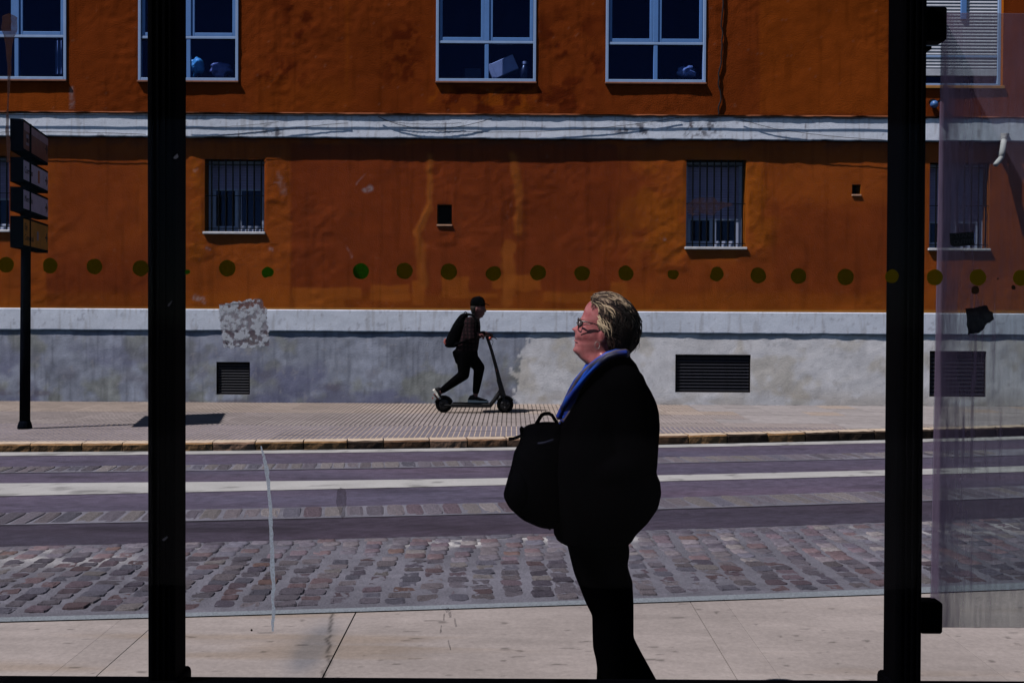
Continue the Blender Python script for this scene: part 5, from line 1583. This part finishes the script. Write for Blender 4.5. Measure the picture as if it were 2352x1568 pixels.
for dy, ax, back in ((-0.07, 1412, 0.0), (0.10, 1508, 0.0)):
    a = at_y(ax, 1650, WY + dy); x0 = a[0]
    mb = MB()
    rings = []
    for t, hw, top in ((0.075, .022, .05), (0.06, .034, .085), (0.02, .038, .105), (-0.04, .040, .085), (-0.10, .045, .060), (-0.15, .043, .045), (-0.185, .030, .032), (-0.2, .012, .022)):
        rings.append([(x0 + t, WY + dy + hw * math.cos(q), 0.002 + max(0.0, top * (0.5 + 0.5 * math.sin(q)))) for q in [2 * math.pi * k / 14 for k in range(14)]])
    mb.loft(rings); sh = mb.build("shoe", M_shoe, WOM, smooth=True)
    MB().loft([[(x0 + t, WY + dy + hw * math.cos(q), z) for t, hw, q in [(0.085 * math.cos(2 * math.pi * k / 20) - 0.06 + (0.055 if math.cos(2 * math.pi * k / 20) > 0 else -0.055) * abs(math.cos(2 * math.pi * k / 20)), 0.043, 2 * math.pi * k / 20 - math.pi / 2 + math.pi / 2 * 0) for k in range(20)]] for z in (0.0, 0.016)]).build("sole", M_shoe, sh)

# scarf: a wound roll of folds round the neck, ends falling down the front
def mat_scarf():
    m, nt, b = principled("silk_scarf")
    b.inputs["Roughness"].default_value = 0.55; b.inputs["Specular IOR Level"].default_value = 0.3
    at = nt.nodes.new("ShaderNodeAttribute"); at.attribute_name = "Col"
    nt.links.new(at.outputs["Color"], b.inputs["Base Color"])
    return m
M_scarf = mat_scarf()
SC_COL = {"b": (0.002, 0.016, 0.17), "B": (0.004, 0.048, 0.33), "g": (0.055, 0.042, 0.062), "n": (0.004, 0.006, 0.030), "w": (0.25, 0.30, 0.38), "t": (0.006, 0.07, 0.05)}
scv = MB(); sccol = []
def fold(pts, r, cols, n=8):
    n0 = len(scv.v)
    scv.tube(pts, r, n)
    m = len(scv.v) - n0
    nr = m // n
    for i in range(nr):
        u = i / max(1, nr - 1); base = np.array(SC_COL[cols[min(len(cols) - 1, int(u * len(cols)))]])
        for k in range(n):
            j = 0.65 + 0.7 * float(vnoise(i * 0.9 + n0 * 0.37, k * 1.3, 9))
            sccol.append(base * j)
rg = random.Random(8)
near = [(1440, 812), (1418, 814), (1398, 820), (1379, 831), (1361, 846), (1346, 862), (1332, 880), (1319, 899), (1307, 918), (1297, 938), (1288, 960)]
patterns = ["bbBBbBBbbBBB", "ggggbggggbgg", "bBBbbgBBbbBB", "nnbbnnBgBnbn", "gggggggggtgg", "nbbnnBBbbnnb"]
for i, cols in enumerate(patterns):
    off = (i - 2.2) * 2.9
    P = []
    for j, (x, y) in enumerate(near):
        u = j / (len(near) - 1)
        nx, ny = (0.80, 0.55) if j > 2 else (0.25, 0.95)
        spread = 0.55 + 0.75 * math.sin(math.pi * min(1, u * 1.15))
        dep = WY - 0.075 - 0.055 * math.sin(math.pi * min(1, 0.15 + u)) - 0.02 * (i % 2) + 0.05 * u - 0.012 * i * (1 - u)
        P.append(wp(x + nx * off * spread * 0.75 - 3, y + ny * off * spread * 0.45 - 3, dep))
    fold(P, [0.0088 + 0.0025 * math.sin(j * 1.3 + i) for j in range(len(P))], cols)
for i in range(5):      # round the back of the neck and down the far side
    P = [wp(1438 - i * 2, 809 + i * 5, WY - 0.07), hl(zx_(1035), -0.02, zz_(905 + i * 22)), hl(zx_(1030), 0.05, zz_(900 + i * 22)), hl(zx_(900), 0.088, zz_(930 + i * 25)), hl(zx_(700), 0.085, zz_(1010 + i * 28)), hl(zx_(600), 0.05, zz_(1110 + i * 30)), hl(zx_(520), 0.02, zz_(1230 + i * 40)), wp(1318 - i * 3, 905 + i * 9, WY + 0.01), wp(1300 - 2 * i, 945 + i * 7, WY)]
    fold(P, 0.014, patterns[(i * 2 + 1) % 6])
for i in range(6):      # throat, front edge
    P = [wp(1352 - i * 1.5 + 4, 838 + i * 5, WY + 0.045 - i * 0.004), wp(1350 - i * 2, 842 + i * 7, WY - 0.01), wp(1346 - i * 2.5, 850 + i * 9, WY - 0.05), wp(1330 - i * 2, 880 + i * 10, WY - 0.06), wp(1303 - i, 925 + i * 8, WY - 0.05)]
    fold(P, 0.013, patterns[(i + 2) % 6])
scv.build("scarf", M_scarf, WOM, smooth=True, col=np.array(sccol))

# hair: an under-volume and many locks swept back
HAIR = [(122, 700, 850, .030), (150, 625, 930, .052), (200, 590, 1003, .066), (250, 598, 1075, .075), (300, 655, 1115, .081), (350, 672, 1155, .085), (400, 660, 1190, .0875), (470, 648, 1212, .089), (540, 655, 1220, .089), (600, 685, 1219, .088), (650, 730, 1212, .086), (700, 775, 1204, .083), (760, 785, 1185, .079), (830, 810, 1140, .073), (900, 860, 1078, .062), (935, 910, 1050, .045)]
hzy = np.array([h[0] for h in HAIR], float)
def hair_at(q): return [np.interp(q, hzy, [h[i] for h in HAIR]) for i in (1, 2, 3)]
def shell_y(x, q, expo=3.0):
    f, b, w = hair_at(q)
    c = (f + b) / 2; r = (b - f) / 2 + 1e-6
    u = min(0.985, abs((x - c) / r))
    return w * (1 - u ** expo) ** (1 / expo)
hb = MB(); rings = []
for q in np.linspace(128, 930, 46):
    f, b, w = hair_at(q); f += 10; b -= 8; c = (f + b) / 2; r = (b - f) / 2
    w -= 0.005
    ring = []
    for k in range(48):
        t = 2 * math.pi * k / 48; cc, ss = math.cos(t), math.sin(t); e = 2 / 3.0
        lump = 1 + 0.06 * (float(vnoise(k * 0.7, q / 60, 12)) - 0.5)
        ring.append(hl(zx_(c + r * math.copysign(abs(cc) ** e, cc) * lump), w * math.copysign(abs(ss) ** e, ss) * lump, zz_(q)))
    rings.append(ring)
hb.loft(rings)
hcol = [np.array([0.008, 0.005, 0.0045])] * len(hb.v)
def lock(path, r0, col):
    """path of (zx, zy, y)"""
    P = [hl(zx_(x), y, zz_(q)) for x, q, y in path]
    n0 = len(hb.v)
    m = len(P)
    hb.tube(P, [r0 * (0.55 + 0.45 * math.sin(math.pi * min(1, 0.25 + 0.75 * (1 - i / (m - 1))))) * (0.25 if i == m - 1 else 1) for i in range(m)], 4, round_ends=False)
    for i in range(m):
        hcol.extend([col * (0.75 + 0.35 * i / m)] * 4)
rg = random.Random(31)
BLOND = np.array([0.52, 0.385, 0.255]); ASH = np.array([0.21, 0.145, 0.105]); BROWN = np.array([0.040, 0.022, 0.018]); DEEP = np.array([0.007, 0.004, 0.004])
def hair_color(x, q):
    t = min(0.999, max(0.0, 0.5 + 1.9 * (float(fbm((x * 0.6 - q * 0.8) / 30.0, (x * 0.8 + q * 0.6) / 130.0, 2, 500)) - 0.5) + rg.uniform(-0.14, 0.14)))
    if q > 640 + 0.1 * (x - 700) or x > 985 + 60 * math.sin(q / 55.0): return DEEP if t < 0.86 else BROWN  # back and lower locks darkened, their shade put into the colour
    fx = (x - 620) / 600
    if fx > 0.72: return DEEP if t < 0.8 else BROWN
    if fx > 0.5: return DEEP if t < 0.35 else (BROWN if t < 0.7 else (ASH if t < 0.85 else BLOND))
    return DEEP if t < 0.30 else (BROWN if t < 0.48 else (ASH if t < 0.64 else BLOND))
for k in range(950):
    sgn = -1 if rg.random() < 0.72 else 1
    # start in the front half, flow backwards
    q = rg.uniform(150, 860); f, b, w = hair_at(q)
    x = f + (b - f) * min(0.97, rg.random() ** 1.2 * 0.9 + 0.01)
    a = math.radians(rg.uniform(-6, 40) if q < 420 else rg.uniform(10, 62))
    if q < 260: a = math.radians(rg.uniform(-22, 18))
    if x > 1000: a += math.radians(30)
    curl = math.radians(rg.uniform(8, 26)); ln = rg.uniform(35, 75)
    path = []; lift = rg.uniform(-0.001, 0.0035)
    for i in range(6):
        f2, b2, w2 = hair_at(min(930, max(125, q)))
        xx = min(max(x, f2 - 4), b2 + 6)
        y = sgn * (shell_y(xx, min(930, max(125, q))) + lift)
        path.append((xx, q, y))
        x += ln * math.cos(a); q += ln * math.sin(a); a += curl
        if q > 935: break
    if len(path) > 2: lock(path, rg.uniform(0.0011, 0.0026), hair_color(path[len(path) // 2][0], path[len(path) // 2][1]) * rg.uniform(0.6, 1.3))
def crown(xx, y=0.0):
    for q in range(122, 700, 6):
        f, b, w = hair_at(q)
        if f <= xx <= b and shell_y(xx, q) >= abs(y): return q
    return 500
for k in range(620):     # over the crown, from the parting backwards
    y = rg.uniform(-0.066, 0.066); x = rg.uniform(575, 900); path = []
    for i in range(7):
        xx = x + i * rg.uniform(40, 62)
        # crown height at this x
        best = crown(xx, y)
        path.append((min(xx, 1225), best - rg.uniform(0, 9) + 2, y * (1 + 0.03 * i)))
    lock(path, rg.uniform(0.0009, 0.0018), hair_color(path[2][0], 200) * rg.uniform(0.55, 1.1))
for k in range(110):      # loose ends lifting away
    x = rg.uniform(640, 1180); q = rg.uniform(130, 500)
    f, b, w = hair_at(q)
    if k < 50: x = b - rg.uniform(0, 60); q = rg.uniform(250, 820); f, b, w = hair_at(q); x = b - rg.uniform(0, 40); a = math.radians(rg.uniform(40, 95))
    else: x = rg.uniform(600, 900); q = crown(x) + 4; a = math.radians(rg.uniform(-18, 10))
    path = [(x + i * 30 * math.cos(a + i * 0.22) + (10 * i if k < 50 else 0) * (1 - i / 5), q + i * 30 * math.sin(a + i * 0.22) - (5 if k >= 50 else 0), rg.uniform(-0.05, 0.0)) for i in range(5)]
    yk = rg.uniform(-0.05, 0.0)
    if k >= 50: path = [(p[0], max(p[1], crown(min(p[0], 1200)) - 14), p[2]) for p in path]
    lock([(p[0], p[1], yk) for p in path], 0.0006, (BLOND if rg.random() < 0.6 else BROWN))
M_hair = mat_attr("streaked_shaded_hair", rough=0.6, spec=0.12, namt=0.10, nscale=120, bump=0.0)
hb.build("hair", M_hair, WOM, smooth=True, col=np.array(hcol))

# spectacles and hoop earring
M_spec = mat("dark_tortoise", (0.012, 0.006, 0.008), 0.25, 0.5)
gl = MB()
for s in (-1, 1):
    P = []
    for k in range(25):
        t = 2 * math.pi * k / 24
        rx, rz = 0.0255, 0.0205
        cat = 0.004 * max(0, math.cos(t)) * max(0, math.sin(t) + 0.3) * 2
        P.append(hl(zx_(418) + 0.010 * abs(0.032 + rx * math.cos(t)) / 0.05, s * (0.033 + rx * math.cos(t)), zz_(532) + rz * math.sin(t) + cat))
    gl.tube(P, 0.0018, 6, round_ends=False)
    tp = [hl(zx_(440) + 0.004, s * 0.060, zz_(475)), hl(zx_(520), s * 0.0745, zz_(492)), hl(zx_(640), s * 0.079, zz_(510)), hl(zx_(720), s * 0.081, zz_(540))]
    gl.tube(tp, [0.0030, 0.0022, 0.0018, 0.0018], 6)
    lp = [hl(zx_(452), s * 0.058, zz_(590)), hl(zx_(490), s * 0.066, zz_(556)), hl(zx_(560), s * 0.0745, zz_(531)), hl(zx_(645), s * 0.078, zz_(524))]
    gl.tube(lp, 0.0014, 6)
gl.tube([hl(zx_(416), -0.009, zz_(520)), hl(zx_(404), 0, zz_(512)), hl(zx_(416), 0.009, zz_(520))], 0.0018, 6)
GL = gl.build("glasses", M_spec, WOM, smooth=True)
er = MB(); c = hl(zx_(712), -0.082, zz_(788))
er.tube([c + np.array([0.0085 * math.cos(2 * math.pi * k / 18), 0.003 * math.sin(2 * math.pi * k / 18), 0.0125 * math.sin(2 * math.pi * k / 18)]) for k in range(19)], 0.0009, 6, round_ends=False)
er.build("earring", mat("silver", (0.20, 0.19, 0.18), 0.45, 0.3, 0.6), WOM, smooth=True)

# the rucksack she holds in front of her
rk = at_y(1230, 1200, WY)
RUCK = thing("rucksack", (rk[0], WY, rk[2]), "bulging black rucksack with a top loop, held against the waiting woman's front", "rucksack")
M_nyl = mat("black_nylon", (0.0010, 0.0010, 0.0014), 0.85, 0.0, nscale=50, namt=0.3)
M_sheen = mat("navy_sheen_nylon", (0.008, 0.009, 0.022), 0.7, 0.15)  # dark-blue sheen near the bag's top, put into the zip's colour
bg = MB()
bg.loft(srings([(972, 1236, 1284, .06), (980, 1206, 1292, .095), (990, 1198, 1296, .115), (1004, 1195, 1300, .13), (1020, 1192, 1302, .14), (1039, 1180.5, 1304, .15), (1073, 1173.5, 1305, .155), (1102, 1165, 1305, .16), (1136, 1155.5, 1304, .16), (1158, 1167, 1302, .157), (1181, 1193, 1298, .15), (1195, 1226, 1290, .135), (1200, 1250, 1282, .10)], WY - 0.02, 2.6, 28))
RB_ = remesh(bg, "rucksack_body", M_nyl, RUCK, 0.008, 2)
def flat_tube(pts, w, t, name, m, par):
    rings = []
    pts = [np.array(p) for p in pts]
    for i, p in enumerate(pts):
        d = unit(pts[min(i + 1, len(pts) - 1)] - pts[max(i - 1, 0)]); yv = np.array([0, 1.0, 0]); nn = unit(np.cross(d, yv))
        rings.append([p + yv * w + nn * t, p - yv * w + nn * t, p - yv * w - nn * t, p + yv * w - nn * t])
    return MB().loft(rings).build(name, m, par)
flat_tube([wp(1227, 985, WY - .03), wp(1233, 971, WY - .03), wp(1244, 953, WY - .03), wp(1250, 950, WY - .03), wp(1260, 949, WY - .03), wp(1268, 953, WY - .03), wp(1279, 970, WY - .03), wp(1284, 985, WY - .03)], 0.012, 0.0055, "carry_loop", M_nyl, RUCK)
flat_tube([wp(1198, 1000, WY - .06), wp(1190, 1003, WY - .06), wp(1179, 1007, WY - .06), wp(1168, 1007.5, WY - .06)], 0.010, 0.0045, "pull_tab", M_nyl, RUCK)
flat_tube([wp(1200, 980, WY - .05), wp(1197, 985, WY - .05), wp(1199, 1000, WY - .05)], 0.010, 0.006, "buckle", M_nyl, RUCK)
flat_tube([wp(1267, 1192, WY - .08), wp(1266, 1205, WY - .08), wp(1262, 1216, WY - .08)], 0.006, 0.003, "strap_end", M_nyl, RUCK)
zp = MB(); P = [(x, WY - 0.02 - 0.145 * math.sin(a), z) for a, x, z in [(t * math.pi / 10, float(wp(1203 + 9 * k, 1000, WY)[0]), float(wp(1203, 1012 - 2 * k, WY)[2])) for k, t in enumerate(range(0, 8))]]
zp.tube(P, 0.004, 6); zp.build("zip", M_sheen, RUCK, smooth=True)
pk = MB(); pk.ellipsoid(wp(1195, 1125, WY - 0.10), (0.05, 0.09, 0.085), 18, 12); pk.build("front_pocket", M_nyl, RUCK, smooth=True)

# ------------------------------------------------------------------ the rider and the scooter
RY = 14.57
def rp(zx, zy, dy=0.0):
    p = at_y((1000 + zx / 4.48) / 1.063, (680 + zy / 4.48) / 1.063, RY); return p + np.array([0, dy, 0])
S0 = rp(640, 1472)
SCOOT = thing("electric_scooter", (S0[0], RY, 0), "black electric kick scooter rolling along the far pavement under its rider", "electric scooter")
M_sc = mat("scooter_black", (0.0035, 0.0035, 0.0045), 0.5, 0.3); M_tyre = mat("tyre_rubber", (0.003, 0.003, 0.003), 0.85, 0.05); M_rim = mat("dark_rim", (0.06, 0.06, 0.065), 0.4, 0.5, 0.8)
M_red = mat("red_reflector", (0.35, 0.03, 0.01), 0.3, 0.5)
R_w = 92 / 747.0
for wx_, nm in ((375, "rear"), (1045, "front")):
    c = rp(wx_, 1380); c[2] = R_w + 0.001
    P = [c + np.array([(R_w - 0.028) * math.cos(2 * math.pi * k / 36), 0, (R_w - 0.028) * math.sin(2 * math.pi * k / 36)]) for k in range(37)]
    wh = MB().tube(P, 0.028, 10, round_ends=False).build("wheel", M_tyre, SCOOT, smooth=True)
    rim = MB()
    rim.loft([[c + np.array([r * math.cos(2 * math.pi * k / 28), y, r * math.sin(2 * math.pi * k / 28)]) for k in range(28)] for r, y in ((0.012, -0.024), (0.05, -0.026), (0.076, -0.018), (0.080, 0.0), (0.076, 0.018), (0.05, 0.026), (0.012, 0.024))])
    rim.build("rim", M_sc, wh, smooth=False)
    for k in range(3):
        a = 2 * math.pi * k / 3 + 0.5; q = c + np.array([0.045 * math.cos(a), -0.028, 0.045 * math.sin(a)])
        MB().ellipsoid(q, (0.016, 0.004, 0.010), 10, 6).build("spoke", M_rim, wh, smooth=True)
dk = MB()
a = rp(455, 1357); b = rp(890, 1405)
dk.box(a[0], b[0], RY - 0.075, RY + 0.075, b[2], a[2], 0.012); dk.build("deck", M_sc, SCOOT)
MB().box(a[0] + 0.03, b[0] - 0.04, RY - 0.068, RY + 0.068, a[2] - 0.001, a[2] + 0.004).build("grip_mat", M_tyre, SCOOT)
MB().tube([rp(880, 1388), rp(925, 1330), rp(985, 1245), rp(1000, 1222)], [0.030, 0.030, 0.032, 0.032], 10).build("neck_tube", M_sc, SCOOT, smooth=True)
MB().tube([rp(470, 1385, -0.055), rp(420, 1380, -0.055), rp(375, 1380, -0.055)], 0.014, 8).build("rear_fork", M_sc, SCOOT, smooth=True)
MB().tube([rp(470, 1385, 0.055), rp(420, 1380, 0.055), rp(375, 1380, 0.055)], 0.014, 8).build("rear_fork", M_sc, SCOOT, smooth=True)
cR = rp(375, 1380)
def fender(c, a0, a1, r, nm):
    rings = []
    for k in range(13):
        a = math.radians(a0 + (a1 - a0) * k / 12); d = np.array([math.cos(a), 0, math.sin(a)])
        rings.append([c + d * r + np.array([0, -0.036, 0]) - d * 0.012, c + d * r + np.array([0, -0.03, 0]), c + d * (r + 0.006), c + d * r + np.array([0, 0.03, 0]), c + d * r + np.array([0, 0.036, 0]) - d * 0.012, c + d * (r - 0.006)])
    return MB().loft(rings).build(nm, M_sc, SCOOT, smooth=True)
fender(cR, 20, 165, R_w + 0.014, "rear_fender"); fender(rp(1045, 1380), 30, 150, R_w + 0.014, "front_fender")
st = MB().tube([rp(1018, 1280), rp(985, 1130), rp(945, 960), rp(898, 790), rp(848, 640)], [0.036, 0.034, 0.026, 0.023, 0.022], 12).build("stem", M_sc, SCOOT, smooth=True)
MB().tube([rp(1025, 1275), rp(978, 1110)], [0.040, 0.036], 12).build("folding_joint", M_sc, SCOOT, smooth=True)
for s in (-1, 1):
    MB().tube([rp(1012, 1262, s * 0.02), rp(1030, 1300, s * 0.052), rp(1045, 1378, s * 0.054)], 0.015, 8).build("fork", M_sc, SCOOT, smooth=True)
hb0 = rp(843, 625)
HBD = np.array([0.30, 0.95, 0])      # the bar, slightly turned
hbar = MB().tube([hb0 - HBD * 0.23, hb0, hb0 + HBD * 0.23], 0.015, 10).build("handlebar", M_sc, SCOOT, smooth=True)
for s in (-1, 1):
    MB().tube([hb0 + HBD * 0.13 * s, hb0 + HBD * 0.245 * s], 0.019, 10).build("grip", M_tyre, hbar, smooth=True)
MB().tube([hb0 + HBD * 0.10, hb0 + HBD * 0.14 + np.array([0.07, 0, -0.03]), hb0 + HBD * 0.20 + np.array([0.09, 0, -0.06])], 0.006, 6).build("brake_lever", M_sc, hbar, smooth=True)
MB().tube([hb0 + HBD * 0.05 + np.array([0.01, 0, 0]), rp(915, 690, 0.03), rp(890, 760, 0.03)], 0.004, 6).build("brake_cable", M_tyre, SCOOT, smooth=True)
MB().ellipsoid(rp(880, 655, -0.0), (0.022, 0.024, 0.026), 12, 8).build("headlamp", M_red, SCOOT, smooth=True)
MB().tube([rp(948, 985, -0.021), rp(955, 1012, -0.021)], 0.008, 8).build("reflector", M_red, SCOOT, smooth=True)
MB().box(cR[0] - 0.17, cR[0] - 0.155, RY - 0.02, RY + 0.02, 0.20, 0.225).build("tail_lamp", M_red, SCOOT)

hip = rp(600, 850)
RID = thing("person", (hip[0], RY, 0), "person in black cap, dark maroon checked jacket and backpack riding a kick scooter", "person")
M_skinB = mat_skin("tan_skin", (0.12, 0.042, 0.040), 0.55)
b = MB()
def rhead(P, r): pass
hcx = rp(742, 318)
# head, tilted forwards, profile looking ahead
rows = [(215, 690, 800, .055), (250, 672, 818, .070), (290, 668, 826, .075), (320, 672, 828, .076), (345, 678, 832, .074), (365, 686, 820, .070), (385, 696, 815, .064), (405, 706, 800, .056), (425, 716, 782, .048), (450, 690, 760, .050), (480, 660, 755, .060)]
def zr(rows, expo=2.1, n=20, dy=0.0):
    out = []
    for zy, xl, xr, ry in [r[:4] for r in rows]:
        A, B_ = rp(xl, zy), rp(xr, zy); cx = (A[0] + B_[0]) / 2; rx = (B_[0] - A[0]) / 2
        out.append([(cx + rx * math.copysign(abs(math.cos(t)) ** (2 / expo), math.cos(t)), RY + dy + ry * math.copysign(abs(math.sin(t)) ** (2 / expo), math.sin(t)), A[2]) for t in [2 * math.pi * k / n for k in range(n)]])
    return out
b.loft(zr(rows))
b.tube([rp(818, 325), rp(836, 350), rp(828, 362)], [0.010, 0.013, 0.010], 8)             # nose
b.tube([rp(806, 378), rp(818, 384), rp(806, 396)], [0.012, 0.012, 0.012], 8)             # mouth
b.ellipsoid(rp(786, 412), (0.026, 0.028, 0.022), 10, 8)                                  # chin
for s in (-1, 1): b.ellipsoid(rp(735, 340, s * 0.078), (0.018, 0.010, 0.030), 10, 8)     # ears
b.loft(zr([(440, 640, 745, .10), (480, 610, 762, .17), (560, 585, 768, .175), (660, 555, 755, .16), (760, 530, 740, .15), (840, 515, 730, .155)]))
ARMP = {}
for s in (-1, 1):
    sh = rp(665, 480, s * 0.19); el = rp(690, 640, s * 0.25); gr = hb0 + HBD * (0.19 * s); wr = gr + np.array([-0.075, 0, 0.03])
    ARMP[s] = (sh, el, wr)
    b.tube([sh, (sh + el) / 2, el], [0.052, 0.046, 0.040], 10); b.tube([el, (el + wr) / 2, wr], [0.040, 0.036, 0.027], 10)
    hand(b, wr, np.array([1, 0, -0.15]), np.array([0, 0, -1.0]), 0.18, 1.0, side=s)
LEGP = {-1: (rp(600, 840, -0.08), rp(598, 1045, -0.10), rp(325, 1245, -0.05)), 1: (rp(640, 840, 0.08), rp(760, 975, 0.09), rp(718, 1285, 0.03))}
for s, (h, k, an) in LEGP.items():
    b.tube([h, (h + k) / 2, k], [0.085, 0.075, 0.056], 12); b.tube([k, k * 0.6 + an * 0.4, an], [0.056, 0.052, 0.036], 12)
b.tube([LEGP[-1][2], rp(285, 1262, -0.05), rp(320, 1300, -0.05)], [0.036, 0.036, 0.03], 10)
b.tube([LEGP[1][2], rp(720, 1318, 0.03), rp(830, 1340, 0.03)], [0.036, 0.036, 0.026], 10)
remesh(b, "body", M_skinB, RID, 0.0075, 3)
for s in (-1, 1):
    e = MB().ellipsoid(rp(817, 330, s * 0.032), (0.011, 0.012, 0.011), 10, 8).build("eye", M_eye, RID, smooth=True)
# cap
M_cap = mat("cap_black", (0.0022, 0.0022, 0.0028), 0.9, 0.0)
cp = MB(); cp.loft(zr([(300, 664, 826, .080), (270, 662, 828, .082), (240, 668, 822, .080), (215, 685, 808, .070), (200, 710, 790, .050), (194, 735, 770, .025)]))
CAP = cp.build("cap", M_cap, RID, smooth=True)
rings = []
for t in range(9):
    y = (t / 8 - 0.5) * 0.15; rc = math.sqrt(max(0.0, 1 - (y / 0.085) ** 2))
    i0 = rp(800 + 20 * rc - 18, 268); o0 = rp(815 + 62 * rc, 262 + 33 * rc)
    rings.append([i0 + np.array([0, y, 0.004]), o0 + np.array([0, y, 0.003]), o0 + np.array([0, y, -0.003]), i0 + np.array([0, y, -0.004])])
MB().loft(rings).build("brim", M_cap, CAP, smooth=True)
MB().ellipsoid(rp(762, 192), (0.008, 0.008, 0.006), 8, 6).build("button", M_cap, CAP, smooth=True)
hr = MB(); hr.loft(zr([(300, 664, 760, .079), (330, 664, 745, .080), (360, 672, 730, .077), (385, 682, 722, .068)])); hr.build("hair", mat("dark_hair", (0.015, 0.010, 0.008), 0.8, 0.2), RID, smooth=True)
# checked jacket
def mat_check():
    m, nt, bs = principled("checked_flannel")
    bs.inputs["Roughness"].default_value = 0.95; bs.inputs["Specular IOR Level"].default_value = 0.1
    tc = nt.nodes.new("ShaderNodeTexCoord")
    def wave(direction):
        w = nt.nodes.new("ShaderNodeTexWave"); w.bands_direction = direction; w.inputs["Scale"].default_value = 5.5; w.inputs["Distortion"].default_value = 1.5
        nt.links.new(tc.outputs["Object"], w.inputs["Vector"]); return w
    a, c = wave('X'), wave('Z')
    mu = nt.nodes.new("ShaderNodeMath"); mu.operation = 'MULTIPLY'
    nt.links.new(a.outputs["Fac"], mu.inputs[0]); nt.links.new(c.outputs["Fac"], mu.inputs[1])
    r = nt.nodes.new("ShaderNodeValToRGB"); r.color_ramp.elements[0].color = (0.004, 0.002, 0.003, 1); r.color_ramp.elements[1].color = (0.030, 0.011, 0.014, 1)
    nt.links.new(mu.outputs[0], r.inputs[0]); nt.links.new(r.outputs[0], bs.inputs["Base Color"])
    return m
M_chk = mat_check()
j = MB()
j.loft(zr([(415, 668, 742, .085), (440, 630, 765, .125), (475, 600, 772, .195), (520, 585, 776, .21), (600, 560, 774, .20), (680, 530, 764, .185), (760, 505, 752, .18), (792, 495, 746, .18)], 2.3, 24))
for s in (-1, 1):
    sh, el, wr = ARMP[s]
    j.tube([sh, (sh + el) / 2, el], [0.088, 0.080, 0.070], 12); j.tube([el, (el + wr) / 2, wr - np.array([0.03, 0, 0])], [0.062, 0.052, 0.040], 12)
remesh(j, "jacket", M_chk, RID, 0.010, 3)
M_blk = mat("black_denim", (0.0014, 0.0014, 0.0018), 0.9, 0.0)
t = MB()
t.loft(zr([(770, 500, 745, .165), (800, 468, 745, .175), (840, 475, 750, .175), (880, 490, 752, .16), (930, 505, 745, .14)], 2.3, 24))
for s, (h, k, an) in LEGP.items():
    t.tube([h, (h + k) / 2, k], [0.110, 0.100, 0.082], 14); t.tube([k, k * 0.62 + an * 0.38, k * 0.15 + an * 0.85], [0.082, 0.070, 0.050], 14)
remesh(t, "trousers", M_blk, RID, 0.011, 4)
M_trn = mat("trainer_black", (0.005, 0.005, 0.006), 0.7, 0.2); M_whs = mat("white_sole", (0.62, 0.58, 0.52), 0.6, 0.3)
def shoe(p_heel, p_toe, up, y, label):
    p_heel = np.array(p_heel); p_toe = np.array(p_toe); d = unit(p_toe - p_heel); ln = np.linalg.norm(p_toe - p_heel); u = unit(np.array(up) - d * np.dot(up, d)); w = np.array([0, 1.0, 0])
    prof = [(0.0, .030, .055), (0.08, .040, .095), (0.25, .042, .115), (0.42, .043, .090), (0.6, .048, .068), (0.8, .047, .050), (0.95, .034, .036), (1.0, .015, .024)]
    rings = []; sr = []
    for f, hw, top in prof:
        c = p_heel + d * ln * f
        rings.append([c + w * hw * math.cos(q) + u * (0.020 + max(0, top - 0.02) * (0.5 + 0.5 * math.sin(q))) for q in [2 * math.pi * k / 14 for k in range(14)]])
    sh = MB().loft(rings).build("shoe", M_trn, RID, smooth=True)
    for f, hw, top in prof:
        c = p_heel + d * (ln * 1.04 * f - 0.005); hw += 0.004; hh = 0.034 if f < 0.5 else 0.026
        sr.append([c + w * hw, c - w * hw, c - w * hw + u * hh, c + w * hw + u * hh])
    MB().loft(sr).build("sole", M_whs, sh, smooth=False)
    return sh
dz = rp(700, 1357)[2] + 0.005
hA = rp(640, 1357, 0.03); tA = rp(858, 1357, 0.03); hA[2] = tA[2] = dz
shoe(hA, tA, (0, 0, 1), 0.03, "")
shoe(rp(258, 1215, -0.05), rp(318, 1318, -0.05) + np.array([0.02, 0, 0.0]), (0.92, 0, 0.30), -0.05, "")
# backpack on his back
BP = thing("backpack", tuple(rp(470, 760)), "black backpack with a small red tag on the scooter rider's back", "backpack")
bp = MB()
bp.loft([[rp(xl, zy) * 0 + np.array([(rp(xl, zy)[0] + rp(xr, zy)[0]) / 2 + (rp(xr, zy)[0] - rp(xl, zy)[0]) / 2 * math.copysign(abs(math.cos(q)) ** 0.75, math.cos(q)), RY + ry * math.copysign(abs(math.sin(q)) ** 0.75, math.sin(q)), rp(xl, zy)[2]]) for q in [2 * math.pi * k / 20 for k in range(20)]]
         for zy, xl, xr, ry in ((378, 585, 660, .09), (395, 552, 650, .12), (440, 515, 625, .135), (500, 476, 605, .14), (570, 440, 590, .145), (640, 406, 570, .145), (700, 388, 545, .145), (735, 384, 525, .14), (752, 410, 500, .11))])
remesh(bp, "pack_body", M_cap, BP, 0.010, 2)
for s in (-1, 1):
    P = [rp(640, 392, s * 0.10), rp(690, 400, s * 0.13), rp(735, 450, s * 0.145), rp(745, 540, s * 0.175), rp(700, 640, s * 0.20), rp(560, 700, s * 0.19), rp(500, 715, s * 0.13)]
    MB().tube(P, 0.018, 8).build("shoulder_strap", M_cap, BP, smooth=True)
MB().tube([rp(395, 665, -0.09), rp(388, 690, -0.10), rp(398, 715, -0.11)], [0.016, 0.02, 0.012], 8).build("red_tag", mat("red_tag", (0.26, 0.07, 0.06), 0.7, 0.2), BP, smooth=True)
MB().tube([rp(600, 372, -0.03), rp(612, 362, 0), rp(625, 374, 0.03)], 0.008, 6).build("grab_handle", M_cap, BP, smooth=True)
